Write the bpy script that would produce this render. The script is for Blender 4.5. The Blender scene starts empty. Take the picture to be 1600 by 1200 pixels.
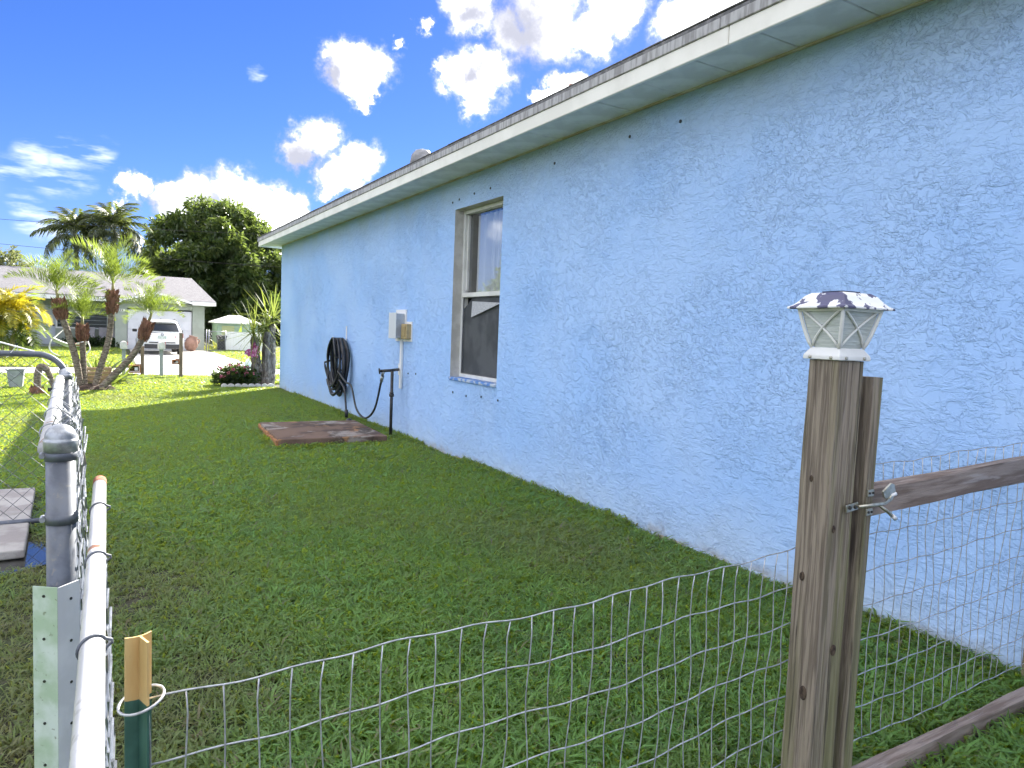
import bpy, bmesh, math, random
import numpy as np
from mathutils import Vector, Matrix, Euler
R = math.radians
random.seed(7); rng = np.random.default_rng(7)
S = bpy.context.scene
COL = S.collection

# ------------------------------------------------------------------ camera
cd = bpy.data.cameras.new('camera'); cam = bpy.data.objects.new('camera', cd); COL.objects.link(cam)
cd.sensor_width = 36; cd.lens = 24.525; cd.clip_start = .05; cd.clip_end = 2000
cr = Vector((.85865, -.51101, .03986)); cu = Vector((.00278, .08242, .99659)); cf = Vector((.51256, .85561, -.07219))
M = Matrix((cr, cu, -cf)).transposed().to_4x4(); M.translation = (0, 0, 1.2)
cam.matrix_world = M
S.camera = cam

# ------------------------------------------------------------------ world, sun, exposure
SUN_EL, SUN_AZ = R(29.4), R(41.5)          # azimuth measured from +Y towards +X
EXPO = 2.6
S.view_settings.view_transform = 'Standard'; S.view_settings.look = 'None'
S.view_settings.exposure = EXPO; S.view_settings.gamma = 1; S.view_settings.use_curve_mapping = False
S.cycles.max_bounces = 6; S.cycles.diffuse_bounces = 3; S.cycles.adaptive_threshold = .02; S.cycles.transparent_max_bounces = 10
S.cycles.use_denoising = True; S.cycles.caustics_reflective = False; S.cycles.caustics_refractive = False
sl = bpy.data.lights.new('sun', 'SUN'); sl.energy = 3.6; sl.angle = R(.53); sl.color = (1, .95, .86)
so = bpy.data.objects.new('sun', sl); COL.objects.link(so)
sdir = Vector((math.sin(SUN_AZ)*math.cos(SUN_EL), math.cos(SUN_AZ)*math.cos(SUN_EL), math.sin(SUN_EL)))
so.rotation_euler = (-sdir).to_track_quat('-Z', 'Y').to_euler(); so.location = (10, 10, 12)

CLOUD = [(0.278,0.901,0.334,0.0337),(0.305,0.892,0.335,0.0341),(0.295,0.904,0.311,0.0261),(0.304,0.905,0.297,0.0131),(0.417,0.845,0.334,0.0368),(0.451,0.829,0.331,0.0387),(0.438,0.846,0.303,0.0272),(0.396,0.854,0.337,0.0183),(0.412,0.819,0.399,0.0308),(0.459,0.801,0.384,0.0393),(0.499,0.773,0.393,0.0503),(0.55,0.74,0.387,0.0387),(0.56,0.716,0.416,0.0409),(0.479,0.761,0.437,0.0632),(0.398,0.812,0.427,0.0398),(0.363,0.849,0.385,0.0129),(0.332,0.869,0.367,0.0105),(0.525,0.788,0.321,0.0236),(0.544,0.772,0.329,0.02),(0.507,0.801,0.318,0.0144),(0.623,0.673,0.397,0.034),(0.651,0.642,0.405,0.0413),(0.672,0.608,0.424,0.0505),(0.253,0.936,0.243,0.0327),(0.233,0.947,0.22,0.0244),(0.307,0.924,0.226,0.0303),(0.279,0.94,0.195,0.0268),(0.266,0.948,0.176,0.0167),(0.292,0.934,0.207,0.0286),(0.028,0.987,0.159,0.018),(0.052,0.985,0.166,0.0156),(0.078,0.986,0.15,0.0263),(0.113,0.981,0.161,0.0317),(0.157,0.973,0.17,0.0344),(0.196,0.968,0.158,0.0322),(0.229,0.961,0.153,0.0247),(0.106,0.987,0.123,0.0379),(0.182,0.976,0.122,0.0402),(0.018,0.99,0.139,0.0109),(0.144,0.982,0.127,0.047),(0.229,0.966,0.122,0.0331)]
GRAY = [(0.467,0.791,0.395,0.0609),(0.412,0.819,0.399,0.0243),(0.238,0.948,0.212,0.0344),(0.427,0.842,0.33,0.0185),(0.264,0.908,0.325,0.0176),(0.128,0.982,0.141,0.0385),(0.063,0.988,0.142,0.0216)]
WISP = [(-0.059,0.982,0.181,0.0199),(-0.024,0.982,0.189,0.0234),(0.001,0.982,0.188,0.0173),(-0.074,0.986,0.153,0.0208),(-0.034,0.987,0.157,0.0232),(-0.063,0.992,0.106,0.0162),(-0.041,0.994,0.105,0.0141),(0.173,0.934,0.311,0.0091)]
W = bpy.data.worlds.new('World'); S.world = W; W.use_nodes = True
W.cycles.sampling_method = 'MANUAL'; W.cycles.sample_map_resolution = 256
nt = W.node_tree; nt.nodes.clear(); N = nt.nodes.new; L = nt.links.new
def wmath(op, a, b=None, c=None):
    n = N('ShaderNodeMath'); n.operation = op
    for i, v in enumerate((a, b, c)):
        if v is None: continue
        if isinstance(v, (int, float)): n.inputs[i].default_value = v
        else: L(v, n.inputs[i])
    return n.outputs[0]
def wvec(op, a, b):
    n = N('ShaderNodeVectorMath'); n.operation = op
    for i, v in enumerate((a, b)):
        if isinstance(v, (tuple, list)): n.inputs[i].default_value = v
        else: L(v, n.inputs[i])
    return n.outputs['Value'] if op == 'DISTANCE' else n.outputs[0]
def wnoise(vec, scale, detail=5, rough=.55):
    n = N('ShaderNodeTexNoise'); n.inputs['Scale'].default_value = scale; n.inputs['Detail'].default_value = detail
    n.inputs['Roughness'].default_value = rough; L(vec, n.inputs['Vector']); return n
def wramp(x, a, b, lo=0., hi=1.):
    n = N('ShaderNodeMapRange'); n.interpolation_type = 'SMOOTHSTEP'; L(x, n.inputs[0])
    for i, v in enumerate((a, b, lo, hi)): n.inputs[i+1].default_value = v
    return n.outputs[0]
def wmix(f, a, b):
    n = N('ShaderNodeMix'); n.data_type = 'RGBA'; L(f, n.inputs[0])
    for i, v in ((6, a), (7, b)):
        if isinstance(v, tuple): n.inputs[i].default_value = v
        else: L(v, n.inputs[i])
    return n.outputs[2]
tc = N('ShaderNodeTexCoord'); dirv = tc.outputs['Generated']
n1 = wnoise(dirv, 11, 2); n2 = wnoise(dirv, 34, 4, .62); n3 = wnoise(dirv, 60, 4, .68)
def warp(amp1, amp2):
    a = wvec('MULTIPLY', wvec('SUBTRACT', n1.outputs['Color'], (.5, .5, .5)), (amp1,)*3)
    b = wvec('MULTIPLY', wvec('SUBTRACT', n2.outputs['Color'], (.5, .5, .5)), (amp2,)*3)
    return wvec('ADD', wvec('ADD', dirv, a), b)
def blobs(vec, lst, k=.18):
    f = None
    for x, y, z, r in lst:
        d = wmath('MULTIPLY', wvec('DISTANCE', vec, (x, y, z)), 1/r)
        f = d if f is None else wmath('SMOOTH_MIN', f, d, k)
    return f
wv = warp(.042, .055)
field = blobs(wv, CLOUD)
edge = wmath('ADD', field, wmath('MULTIPLY', wmath('SUBTRACT', n3.outputs[0], .5), .55))
dens = wmath('POWER', wramp(edge, 1.25, .50), 1.5)
wv2 = wvec('MULTIPLY', warp(.05, .04), (1, 1, 1))
gf = wmath('ADD', blobs(wv2, GRAY), wmath('MULTIPLY', wmath('SUBTRACT', n3.outputs[0], .5), .7))
graym = wmath('POWER', wramp(gf, 1.7, .2, 0., .97), .7)
wispn = wnoise(wvec('MULTIPLY', dirv, (6, 6, 26)), 2.2, 4, .6)
wispm = wmath('MULTIPLY', wramp(blobs(warp(.06, .02), WISP), 1.5, .5), wramp(wispn.outputs[0], .42, .66, 0, .75))
# the rest of the sky dome carries the same broken cumulus
gen = wnoise(wvec('ADD', dirv, (3.1, 1.7, 5.2)), 2.6, 5, .58)
away = wramp(wvec('DISTANCE', dirv, (.40, .88, .25)), .50, .75)
sepz = N('ShaderNodeSeparateXYZ'); L(dirv, sepz.inputs[0])
above = wramp(sepz.outputs[2], .02, .10)
gend = wmath('MULTIPLY', wmath('MULTIPLY', wramp(gen.outputs[0], .46, .58), away), above)
geng = wramp(gen.outputs[0], .56, .75, 0, .6)
sky = N('ShaderNodeTexSky'); sky.sky_type = 'NISHITA'; sky.sun_disc = False
sky.sun_elevation = SUN_EL; sky.sun_rotation = SUN_AZ; sky.air_density = 1.0; sky.dust_density = .05; sky.ozone_density = 4.0
hs = N('ShaderNodeHueSaturation'); hs.inputs['Saturation'].default_value = 1.08; hs.inputs['Value'].default_value = .205
L(wvec('MULTIPLY', sky.outputs[0], (.80, .86, 1.36)), hs.inputs['Color'])
SKYS = .10
WHITE = (7.4, 7.4, 7.5, 1); GREYC = (1.02, 1.05, 1.27, 1); WSP = (2.2, 2.4, 2.8, 1)
ccol = wmix(graym, wmix(wmath('POWER', dens, 2.5), (1.75, 1.8, 1.95, 1), WHITE), GREYC)
c1 = wmix(wispm, hs.outputs[0], WSP)
c2 = wmix(dens, c1, ccol)
gcol = wmix(geng, WHITE, GREYC)
c3 = wmix(gend, c2, gcol)
bg = N('ShaderNodeBackground'); L(c3, bg.inputs[0]); bg.inputs[1].default_value = SKYS
wo = N('ShaderNodeOutputWorld'); L(bg.outputs[0], wo.inputs[0])

# ------------------------------------------------------------------ helpers
def sm(a, b, t):
    t = np.clip((np.asarray(t, float)-a)/(b-a), 0, 1); return t*t*(3-2*t)
def gh(y): return -.45*sm(14, 20.5, y) - .03*sm(20.5, 24, y) + .06*sm(24, 34, y)
def gz(y): return float(gh(y))

MATS = {}
def mat(name, col, rough=.8, col2=None, nscale=8., detail=5, lo=.4, hi=.6, bump=0., bscale=40., bdist=.01,
        metal=0., stretch=(1, 1, 1), trans=None, spec=.5, island=None, layers=(), dist0=0.):
    """Principled with a noise-mixed second colour, optional translucency, relief and extra stain layers."""
    m = bpy.data.materials.new(name); m.use_nodes = True; t = m.node_tree; n = t.nodes; b = n['Principled BSDF']
    lk = t.links.new
    co = n.new('ShaderNodeTexCoord'); mp = n.new('ShaderNodeMapping'); mp.inputs['Scale'].default_value = stretch
    lk(co.outputs['Object'], mp.inputs[0])
    def noise(scale, det=5, rgh=.55, dist=dist0):
        q = n.new('ShaderNodeTexNoise'); q.inputs['Scale'].default_value = scale; q.inputs['Detail'].default_value = det
        q.inputs['Roughness'].default_value = rgh; q.inputs['Distortion'].default_value = dist
        lk(mp.outputs[0], q.inputs['Vector']); return q.outputs[0]
    def rng_(x, a, c, u=0., v=1.):
        q = n.new('ShaderNodeMapRange'); q.interpolation_type = 'SMOOTHSTEP'; lk(x, q.inputs[0])
        for i, z in enumerate((a, c, u, v)): q.inputs[i+1].default_value = z
        return q.outputs[0]
    def mix(f, a, c):
        q = n.new('ShaderNodeMix'); q.data_type = 'RGBA'; lk(f, q.inputs[0])
        for i, v in ((6, a), (7, c)):
            if isinstance(v, tuple): q.inputs[i].default_value = (*v[:3], 1)
            else: lk(v, q.inputs[i])
        return q.outputs[2]
    out = None
    if col2 is not None: out = mix(rng_(noise(nscale, detail), lo, hi), col, col2)
    for (lc, ls, la, lb, amt) in layers:
        out = mix(rng_(noise(ls, 7, .62, .3), la, lb, 0, amt), out if out is not None else col, lc)
    if island is not None:
        g = n.new('ShaderNodeNewGeometry'); out = mix(rng_(g.outputs['Random Per Island'], 0, 1, 0, .9), out if out is not None else col, island)
    if out is None: b.inputs['Base Color'].default_value = (*col, 1)
    else: lk(out, b.inputs['Base Color'])
    b.inputs['Roughness'].default_value = rough; b.inputs['Metallic'].default_value = metal
    b.inputs['Specular IOR Level'].default_value = spec
    if bump:
        bp = n.new('ShaderNodeBump'); bp.inputs['Strength'].default_value = bump; bp.inputs['Distance'].default_value = bdist
        lk(noise(bscale, 6, .6), bp.inputs['Height']); lk(bp.outputs[0], b.inputs['Normal'])
    if trans is not None:
        tr = n.new('ShaderNodeBsdfTranslucent')
        tr.inputs[0].default_value = (*trans, 1)
        ad = n.new('ShaderNodeMixShader'); ad.inputs[0].default_value = .42
        lk(b.outputs[0], ad.inputs[1]); lk(tr.outputs[0], ad.inputs[2]); lk(ad.outputs[0], n['Material Output'].inputs[0])
    MATS[name] = m; return m

class MB:
    def __init__(s): s.v = []; s.f = []
    def add(s, vs, fs):
        o = len(s.v); s.v += [tuple(p) for p in vs]; s.f += [tuple(i+o for i in q) for q in fs]; return s
    def box(s, c, d, rot=None):
        vs = [Vector((x*d[0]/2, y*d[1]/2, z*d[2]/2)) for x in (-1, 1) for y in (-1, 1) for z in (-1, 1)]
        if rot is not None: vs = [rot @ p for p in vs]
        c = Vector(c)
        return s.add([p+c for p in vs], [(0, 1, 3, 2), (4, 6, 7, 5), (0, 4, 5, 1), (2, 3, 7, 6), (0, 2, 6, 4), (1, 5, 7, 3)])
    def tube(s, path, r, n=8, cap=True, closed=False):
        P = [Vector(p) for p in path]; m = len(P); rr = r if hasattr(r, '__len__') else [r]*m
        vs = []; up = None
        for i, p in enumerate(P):
            if closed: t = P[(i+1) % m]-P[i-1]
            else: t = P[min(i+1, m-1)]-P[max(i-1, 0)]
            t.normalize()
            if up is None: up = t.orthogonal().normalized()
            u = up - t*up.dot(t)
            u = u.normalized() if u.length > 1e-6 else t.orthogonal().normalized()
            up = u; w = t.cross(u)
            for k in range(n):
                a = 2*math.pi*k/n; vs.append(p + (u*math.cos(a)+w*math.sin(a))*rr[i])
        fs = []
        for i in range(m if closed else m-1):
            j = (i+1) % m
            for k in range(n): fs.append((i*n+k, i*n+(k+1) % n, j*n+(k+1) % n, j*n+k))
        if cap and not closed: fs += [tuple(range(n))[::-1], tuple((m-1)*n+k for k in range(n))]
        return s.add(vs, fs)
    def lathe(s, prof, n=16, c=(0, 0, 0), sq=False, rot0=0.):
        vs = []; fs = []; m = len(prof)
        for r, z in prof:
            for k in range(n):
                a = 2*math.pi*(k+.5)/n + rot0; vs.append((c[0]+r*math.cos(a), c[1]+r*math.sin(a), c[2]+z))
        for i in range(m-1):
            for k in range(n): fs.append((i*n+k, i*n+(k+1) % n, (i+1)*n+(k+1) % n, (i+1)*n+k))
        fs += [tuple(range(n))[::-1], tuple((m-1)*n+k for k in range(n))]
        return s.add(vs, fs)
    def quad(s, *p): return s.add(p, [tuple(range(len(p)))])
    def prism(s, poly, d):
        """polygon of 3D points pushed by vector d"""
        n = len(poly); a = [Vector(p) for p in poly]; b = [p+Vector(d) for p in a]
        return s.add(a+b, [tuple(range(n))[::-1], tuple(range(n, 2*n))] + [(i, (i+1) % n, n+(i+1) % n, n+i) for i in range(n)])
    def mesh(s, name, m=None, smooth=False, bevel=0., seg=2):
        me = bpy.data.meshes.new(name); me.from_pydata([tuple(p) for p in s.v], [], s.f)
        bm = bmesh.new(); bm.from_mesh(me); bmesh.ops.recalc_face_normals(bm, faces=bm.faces)
        if bevel: bmesh.ops.bevel(bm, geom=list(bm.edges), offset=bevel, segments=seg, affect='EDGES', profile=.5)
        bm.to_mesh(me); bm.free()
        if m is not None: me.materials.append(m)
        if smooth: me.polygons.foreach_set('use_smooth', [True]*len(me.polygons))
        me.update(); return me
    def build(s, name, m, parent=None, smooth=False, bevel=0., seg=2):
        return link(name, s.mesh(name, m, smooth, bevel, seg), parent)
def link(name, me, parent=None, loc=None, rot=None, scl=None):
    o = bpy.data.objects.new(name, me); COL.objects.link(o)
    if parent is not None: o.parent = parent
    if loc is not None: o.location = loc
    if rot is not None: o.rotation_euler = rot
    if scl is not None: o.scale = scl if hasattr(scl, '__len__') else (scl,)*3
    return o
def tag(o, label, cat, group=None):
    o['label'] = label; o['category'] = cat
    if group: o['group'] = group
    return o
def thing(name, label, cat, loc=(0, 0, 0), rz=0., group=None):
    o = bpy.data.objects.new(name, None); COL.objects.link(o); o.location = loc; o.rotation_euler = (0, 0, rz)
    o.empty_display_size = .1
    return tag(o, label, cat, group)
def struct(o): o['kind'] = 'structure'; return o
def bez(pts, n=24):
    """Catmull-Rom through points"""
    P = [Vector(p) for p in pts]; P = [P[0]*2-P[1]]+P+[P[-1]*2-P[-2]]; out = []
    for i in range(1, len(P)-2):
        for k in range(n):
            t = k/n; a, b, c, d = P[i-1], P[i], P[i+1], P[i+2]
            out.append(.5*((2*b)+(c-a)*t+(2*a-5*b+4*c-d)*t*t+(3*b-a-3*c+d)*t**3))
    out.append(P[-2]); return out
def npmesh(name, V, F, m, smooth=False):
    """numpy verts (n,3) and quads (k,4)"""
    me = bpy.data.meshes.new(name); V = np.asarray(V, np.float32); F = np.asarray(F, np.int32)
    me.vertices.add(len(V)); me.vertices.foreach_set('co', V.ravel())
    me.loops.add(F.size); me.loops.foreach_set('vertex_index', F.ravel())
    me.polygons.add(len(F)); k = F.shape[1]
    me.polygons.foreach_set('loop_start', np.arange(0, F.size, k, dtype=np.int32))
    me.polygons.foreach_set('loop_total', np.full(len(F), k, np.int32))
    if smooth: me.polygons.foreach_set('use_smooth', [True]*len(F))
    me.materials.append(m); me.update(calc_edges=True); me.validate(); return me

# ------------------------------------------------------------------ materials
def stucco():
    m = mat('blue_stucco', (.21, .43, .84), .75)
    t = m.node_tree; n = t.nodes; lk = t.links.new; b = n['Principled BSDF']; b.inputs['Specular IOR Level'].default_value = .25
    co = n.new('ShaderNodeTexCoord')
    def noise(scale, det, rgh=.55, dist=0., vec=None):
        q = n.new('ShaderNodeTexNoise'); q.inputs['Scale'].default_value = scale; q.inputs['Detail'].default_value = det
        q.inputs['Roughness'].default_value = rgh; q.inputs['Distortion'].default_value = dist
        lk(vec if vec is not None else co.outputs['Object'], q.inputs['Vector']); return q.outputs[0]
    def rmp(x, a, c, u=0., v=1.):
        q = n.new('ShaderNodeMapRange'); q.interpolation_type = 'SMOOTHSTEP'; lk(x, q.inputs[0])
        for i, z in enumerate((a, c, u, v)): q.inputs[i+1].default_value = z
        return q.outputs[0]
    def mth(op, a, c):
        q = n.new('ShaderNodeMath'); q.operation = op
        for i, v in enumerate((a, c)):
            if isinstance(v, (int, float)): q.inputs[i].default_value = v
            else: lk(v, q.inputs[i])
        return q.outputs[0]
    mp = n.new('ShaderNodeMapping'); mp.inputs['Scale'].default_value = (1, .88, 1.08); lk(co.outputs['Object'], mp.inputs[0])
    # trowelled-down plateaus with broken rims, their scale drifting over the wall
    a = noise(16, 5, .62, .8, mp.outputs[0]); a2 = noise(36, 4, .6, .6, mp.outputs[0]); big = noise(1.3, 3)
    mp2 = n.new('ShaderNodeMapping'); mp2.inputs['Scale'].default_value = (1, .38, 1.5); mp2.inputs['Rotation'].default_value = (.25, 0, 0); lk(co.outputs['Object'], mp2.inputs[0])
    st = rmp(noise(22, 4, .6, .5, mp2.outputs[0]), .52, .58); big2 = noise(.9, 3)
    pa = rmp(a, .475, .53); pb = rmp(a2, .50, .57); pc = rmp(a, .575, .63)
    wgt = rmp(big2, .36, .62, .45, 1.); inv = rmp(big2, .36, .62, .45, .05)
    h = mth('ADD', mth('MULTIPLY', mth('ADD', mth('MULTIPLY', pa, .8), mth('MULTIPLY', pc, .7)), wgt), mth('MULTIPLY', pb, mth('MULTIPLY', rmp(big, .42, .6), .8)))
    h = mth('ADD', h, mth('MULTIPLY', st, inv))
    h = mth('ADD', h, mth('MULTIPLY', noise(120, 3), .12))
    bp = n.new('ShaderNodeBump'); bp.inputs['Strength'].default_value = 1.; bp.inputs['Distance'].default_value = .0038
    lk(h, bp.inputs['Height']); lk(bp.outputs[0], b.inputs['Normal'])
    # paint fading at the chalky foot of the wall with splash dirt, mild blotches
    sx = n.new('ShaderNodeSeparateXYZ'); lk(co.outputs['Object'], sx.inputs[0])
    foot = mth('MULTIPLY', rmp(mth('ADD', sx.outputs[2], mth('MULTIPLY', noise(2.2, 5), .7)), .75, .25), .75)
    def mix(f, u, v):
        q = n.new('ShaderNodeMix'); q.data_type = 'RGBA'; lk(f, q.inputs[0])
        for i, z in ((6, u), (7, v)):
            if isinstance(z, tuple): q.inputs[i].default_value = (*z, 1)
            else: lk(z, q.inputs[i])
        return q.outputs[2]
    c = mix(rmp(noise(1.1, 5), .3, .7), (.36, .57, .93), (.43, .62, .93))
    c = mix(foot, c, (.50, .62, .77))
    splash = mth('MULTIPLY', rmp(mth('ADD', sx.outputs[2], mth('MULTIPLY', noise(5.5, 6, .65), .26)), .22, .10), .8)
    c = mix(splash, c, (.36, .34, .30))
    c = mix(mth('MULTIPLY', rmp(noise(3.1, 7, .66, .6), .60, .70), .35), c, (.22, .38, .66))
    c = mix(mth('MULTIPLY', rmp(sx.outputs[2], 2.15, 2.6), rmp(noise(1.7, 5), .3, .6, .3, .8)), c, (.42, .54, .66))  # colour turns greyer towards the top of the wall
    lk(c, b.inputs['Base Color']); return m
M_ST = stucco()
M_WHITE = mat('white_trim', (.88, .85, .76), .55, (.80, .77, .68), 3, 5)
M_SOFF = mat('soffit_vinyl', (.82, .80, .74), .6, (.70, .68, .62), 5)
M_DRIP = mat('weathered_drip_edge', (.46, .45, .44), .6, (.27, .26, .25), 14, 6, .42, .62, stretch=(1, 2.5, .3))
M_SHING = mat('grey_shingle', (.23, .22, .22), .9, (.13, .13, .13), 22, 5, bump=.6, bscale=120)
M_REV = mat('bare_stucco_reveal', (.60, .58, .53), .9, (.50, .48, .43), 9, bump=.4, bscale=60)
M_VINYL = mat('window_vinyl', (.76, .75, .70), .4, (.66, .65, .60), 6)
M_DARK = mat('dark_interior', (.03, .03, .035), .9)
M_SCREEN = mat('window_screen', (.05, .055, .06), .75, (.085, .09, .095), 3.5, bump=.3, bscale=300)
M_CURT = mat('curtain_cloth', (.86, .87, .88), .9)
M_GALV = mat('galvanised_steel', (.42, .44, .46), .42, (.26, .27, .28), 30, 6, metal=.55, bump=.15, bscale=150)
M_GALVD = mat('dull_galvanised_steel', (.135, .15, .18), .5, (.085, .095, .115), 14, 7, metal=.3, layers=(((.24, .22, .18), 60, .60, .7, .5), ((.20, .19, .15), 5, .5, .7, .4)))
M_WIRE = mat('galvanised_wire', (.52, .53, .54), .4, (.36, .37, .38), 60, metal=.45)
M_CHAIN_BACKLIT = mat('backlit_dark_chain_wire', (.15, .16, .17), .5, (.09, .095, .10), 40, metal=.3)  # gate wire darkened in its colour to look backlit against bright grass
M_WPIPE = mat('white_painted_pipe', (.50, .50, .50), .42, (.40, .40, .40), 6, layers=(((.20, .07, .015), 9, .585, .64, .95), ((.20, .18, .16), 34, .58, .68, .5)))
M_RUST = mat('rusty_steel', (.22, .06, .03), .9, (.32, .13, .06), 60)
M_BRK = mat('algae_stained_aluminium', (.60, .68, .60), .5, (.40, .52, .36), 9, 7, .42, .62, layers=(((.16, .18, .10), 80, .62, .7, .7),))
M_TTAN = mat('faded_tan_paint', (.62, .45, .20), .6, (.52, .33, .12), 14, layers=(((.30, .09, .03), 40, .60, .72, .7),), stretch=(1, 1, .2))
M_TGRN = mat('dark_green_paint', (.035, .10, .075), .45, (.05, .13, .10), 20)
def wood(name, a, b, moss=(.17, .18, .06), amt=.6):
    return mat(name, a, .9, b, 9, 7, .38, .62, bump=.9, bscale=9, bdist=.007, stretch=(13, 13, .45), dist0=.7,
               layers=((moss, .8, .46, .64, amt), ((.05, .038, .03), 5, .56, .66, .85), ((.33, .28, .23), 7, .60, .70, .6)))
M_POST = wood('weathered_post_wood', (.30, .25, .19), (.15, .12, .09))
M_RAIL = mat('weathered_rail_wood', (.29, .235, .20), .9, (.17, .125, .10), 9, 7, .38, .62, bump=.6, bscale=16, bdist=.005, stretch=(.5, 6, 6), layers=(((.42, .38, .36), 5, .60, .70, .6),))
M_LAMPW = mat('flaking_white_paint', (.80, .80, .76), .5, (.72, .72, .68), 12)
M_LAMPR = mat('peeling_lamp_roof', (.80, .80, .76), .45, (.09, .085, .15), 24, 8, .515, .535)
M_LGLASS = mat('ribbed_lamp_glass', (.60, .64, .60), .25, (.50, .54, .51), 60, 3, bump=.5, bscale=90, stretch=(.3, .3, 3))
M_ZINC = mat('zinc_latch', (.55, .53, .45), .3, (.40, .37, .28), 60, metal=.8)
M_BLK = mat('black_rubber', (.012, .012, .014), .35, (.03, .03, .032), 12)
M_BLKP = mat('black_painted_pipe', (.015, .016, .018), .4, (.04, .035, .03), 30)
M_SLAB = mat('stained_brown_slab', (.19, .125, .09), .9, (.105, .072, .055), 3.2, 8, .40, .60, bump=.7, bscale=30, spec=.2,
             layers=(((.34, .30, .26), 1.9, .53, .60, .85), ((.055, .04, .03), 3.5, .55, .64, .85), ((.36, .19, .09), 4.5, .60, .68, .8)))
M_SLABE = mat('orange_slab_edge', (.42, .19, .07), .9, (.25, .12, .06), 12, 6, bump=.6, bscale=50)
M_BOXG = mat('grey_metal_box', (.42, .46, .50), .5, (.36, .39, .42), 20)
M_BOXT = mat('tan_plastic_box', (.44, .34, .17), .6, (.36, .27, .13), 20)
M_PVC = mat('white_pvc', (.80, .80, .78), .5)
M_SOIL = mat('ground_soil', (.060, .052, .030), .95, (.048, .070, .020), 1.3, 8, .35, .65, bump=.8, bscale=26, bdist=.03,
             layers=(((.13, .11, .085), 9, .60, .72, .6),))
M_CONC = mat('pale_concrete', (.52, .50, .46), .9, (.44, .42, .39), 2.2, 8, bump=.2, bscale=60, layers=(((.28, .26, .24), 1.1, .6, .75, .35),))
M_CONC2 = mat('rough_concrete_slab', (.42, .39, .36), .9, (.30, .27, .25), 5, 8, bump=.6, bscale=40, layers=(((.16, .15, .13), 9, .58, .7, .5),))
M_ROAD = mat('worn_asphalt', (.42, .41, .40), .9, (.36, .35, .34), 3, 8, bump=.2, bscale=80)

# ------------------------------------------------------------------ ground, road, drive
ys = np.concatenate([np.linspace(-60, 10, 8), np.linspace(12, 36, 49), np.linspace(40, 1200, 12)])
xs = np.array([-700, -100, -30, -8, -2, 3, 10, 40, 120, 700])
V = [(x, y, gz(y)) for y in ys for x in xs]; nx = len(xs)
F = [(j*nx+i, j*nx+i+1, (j+1)*nx+i+1, (j+1)*nx+i) for j in range(len(ys)-1) for i in range(nx-1)]
g = link('ground', npmesh('ground', V, F, M_SOIL)); struct(g)
def sheet(name, left, right, y0, y1, m, dz=.004, n=12):
    b = MB(); yy = np.linspace(y0, y1, n)
    for k in range(n-1):
        a, c = yy[k], yy[k+1]
        b.quad((left(a), a, gz(a)+dz), (right(a), a, gz(a)+dz), (right(c), c, gz(c)+dz), (left(c), c, gz(c)+dz))
    return struct(b.build(name, m))
sheet('road', lambda y: -60, lambda y: 60, 23.6, 26.6, M_ROAD, .006)
sheet('driveway', lambda y: 1.2+.02*(y-26), lambda y: 5.3 if y > 30 else 5.3+.5*(30-y)/3.4, 26.62, 41.4, M_CONC, .010, 20)
sheet('driveway_apron', lambda y: 1.0, lambda y: 5.0, 22.9, 23.58, M_CONC, .010, 4)

# ------------------------------------------------------------------ blue house
XW = 2.93; YC = 13.27; YB = -5.0; ZS = 2.63
WY0, WY1, WZ0, WZ1 = 5.15, 6.06, .745, 2.345
house = thing('blue_house', 'light blue stucco house with long shaded side wall and white eave', 'house', (XW, YC, 0))
def hb(b, name, m, **k):
    o = b.build(name, m, house, **k); o.matrix_parent_inverse = Matrix.Translation((-XW, -YC, 0)); return o
w = MB(); X2 = 12.5
def rect(b, x, y0, y1, z0, z1): b.quad((x, y0, z0), (x, y1, z0), (x, y1, z1), (x, y0, z1))
rect(w, XW, YB, WY0, -.1, ZS); rect(w, XW, WY1, YC, -.1, ZS); rect(w, XW, WY0, WY1, -.1, WZ0); rect(w, XW, WY0, WY1, WZ1, ZS)
w.quad((XW, YC, -.1), (X2, YC, -.1), (X2, YC, ZS), (XW, YC, ZS)); w.quad((X2, YC, -.1), (X2, YB, -.1), (X2, YB, ZS), (X2, YC, ZS))
w.quad((X2, YB, -.1), (XW, YB, -.1), (XW, YB, ZS), (X2, YB, ZS))
for yy in (YC, YB): w.quad((XW, yy, ZS), (X2, yy, ZS), ((XW+X2)/2, yy, ZS+1.6))
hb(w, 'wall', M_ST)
RX = XW+.10                       # window plane set back in the wall
b = MB()
b.quad((XW, WY1, WZ0), (RX+.06, WY1, WZ0), (RX+.06, WY1, WZ1), (XW, WY1, WZ1)); b.quad((XW, WY0, WZ0), (XW, WY0, WZ1), (RX+.06, WY0, WZ1), (RX+.06, WY0, WZ0))
b.quad((XW, WY0, WZ1), (XW, WY1, WZ1), (RX+.06, WY1, WZ1), (RX+.06, WY0, WZ1))
hb(b, 'window_reveal', M_REV)
b = MB(); b.box((XW+.071, (WY0+WY1)/2, WZ0+.004), (.178, WY1-WY0-.004, .028)); hb(b, 'window_sill', mat('scuffed_sill', (.10, .24, .58), .7, (.45, .52, .62), 14, 6, .5, .58), bevel=.006)
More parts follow.
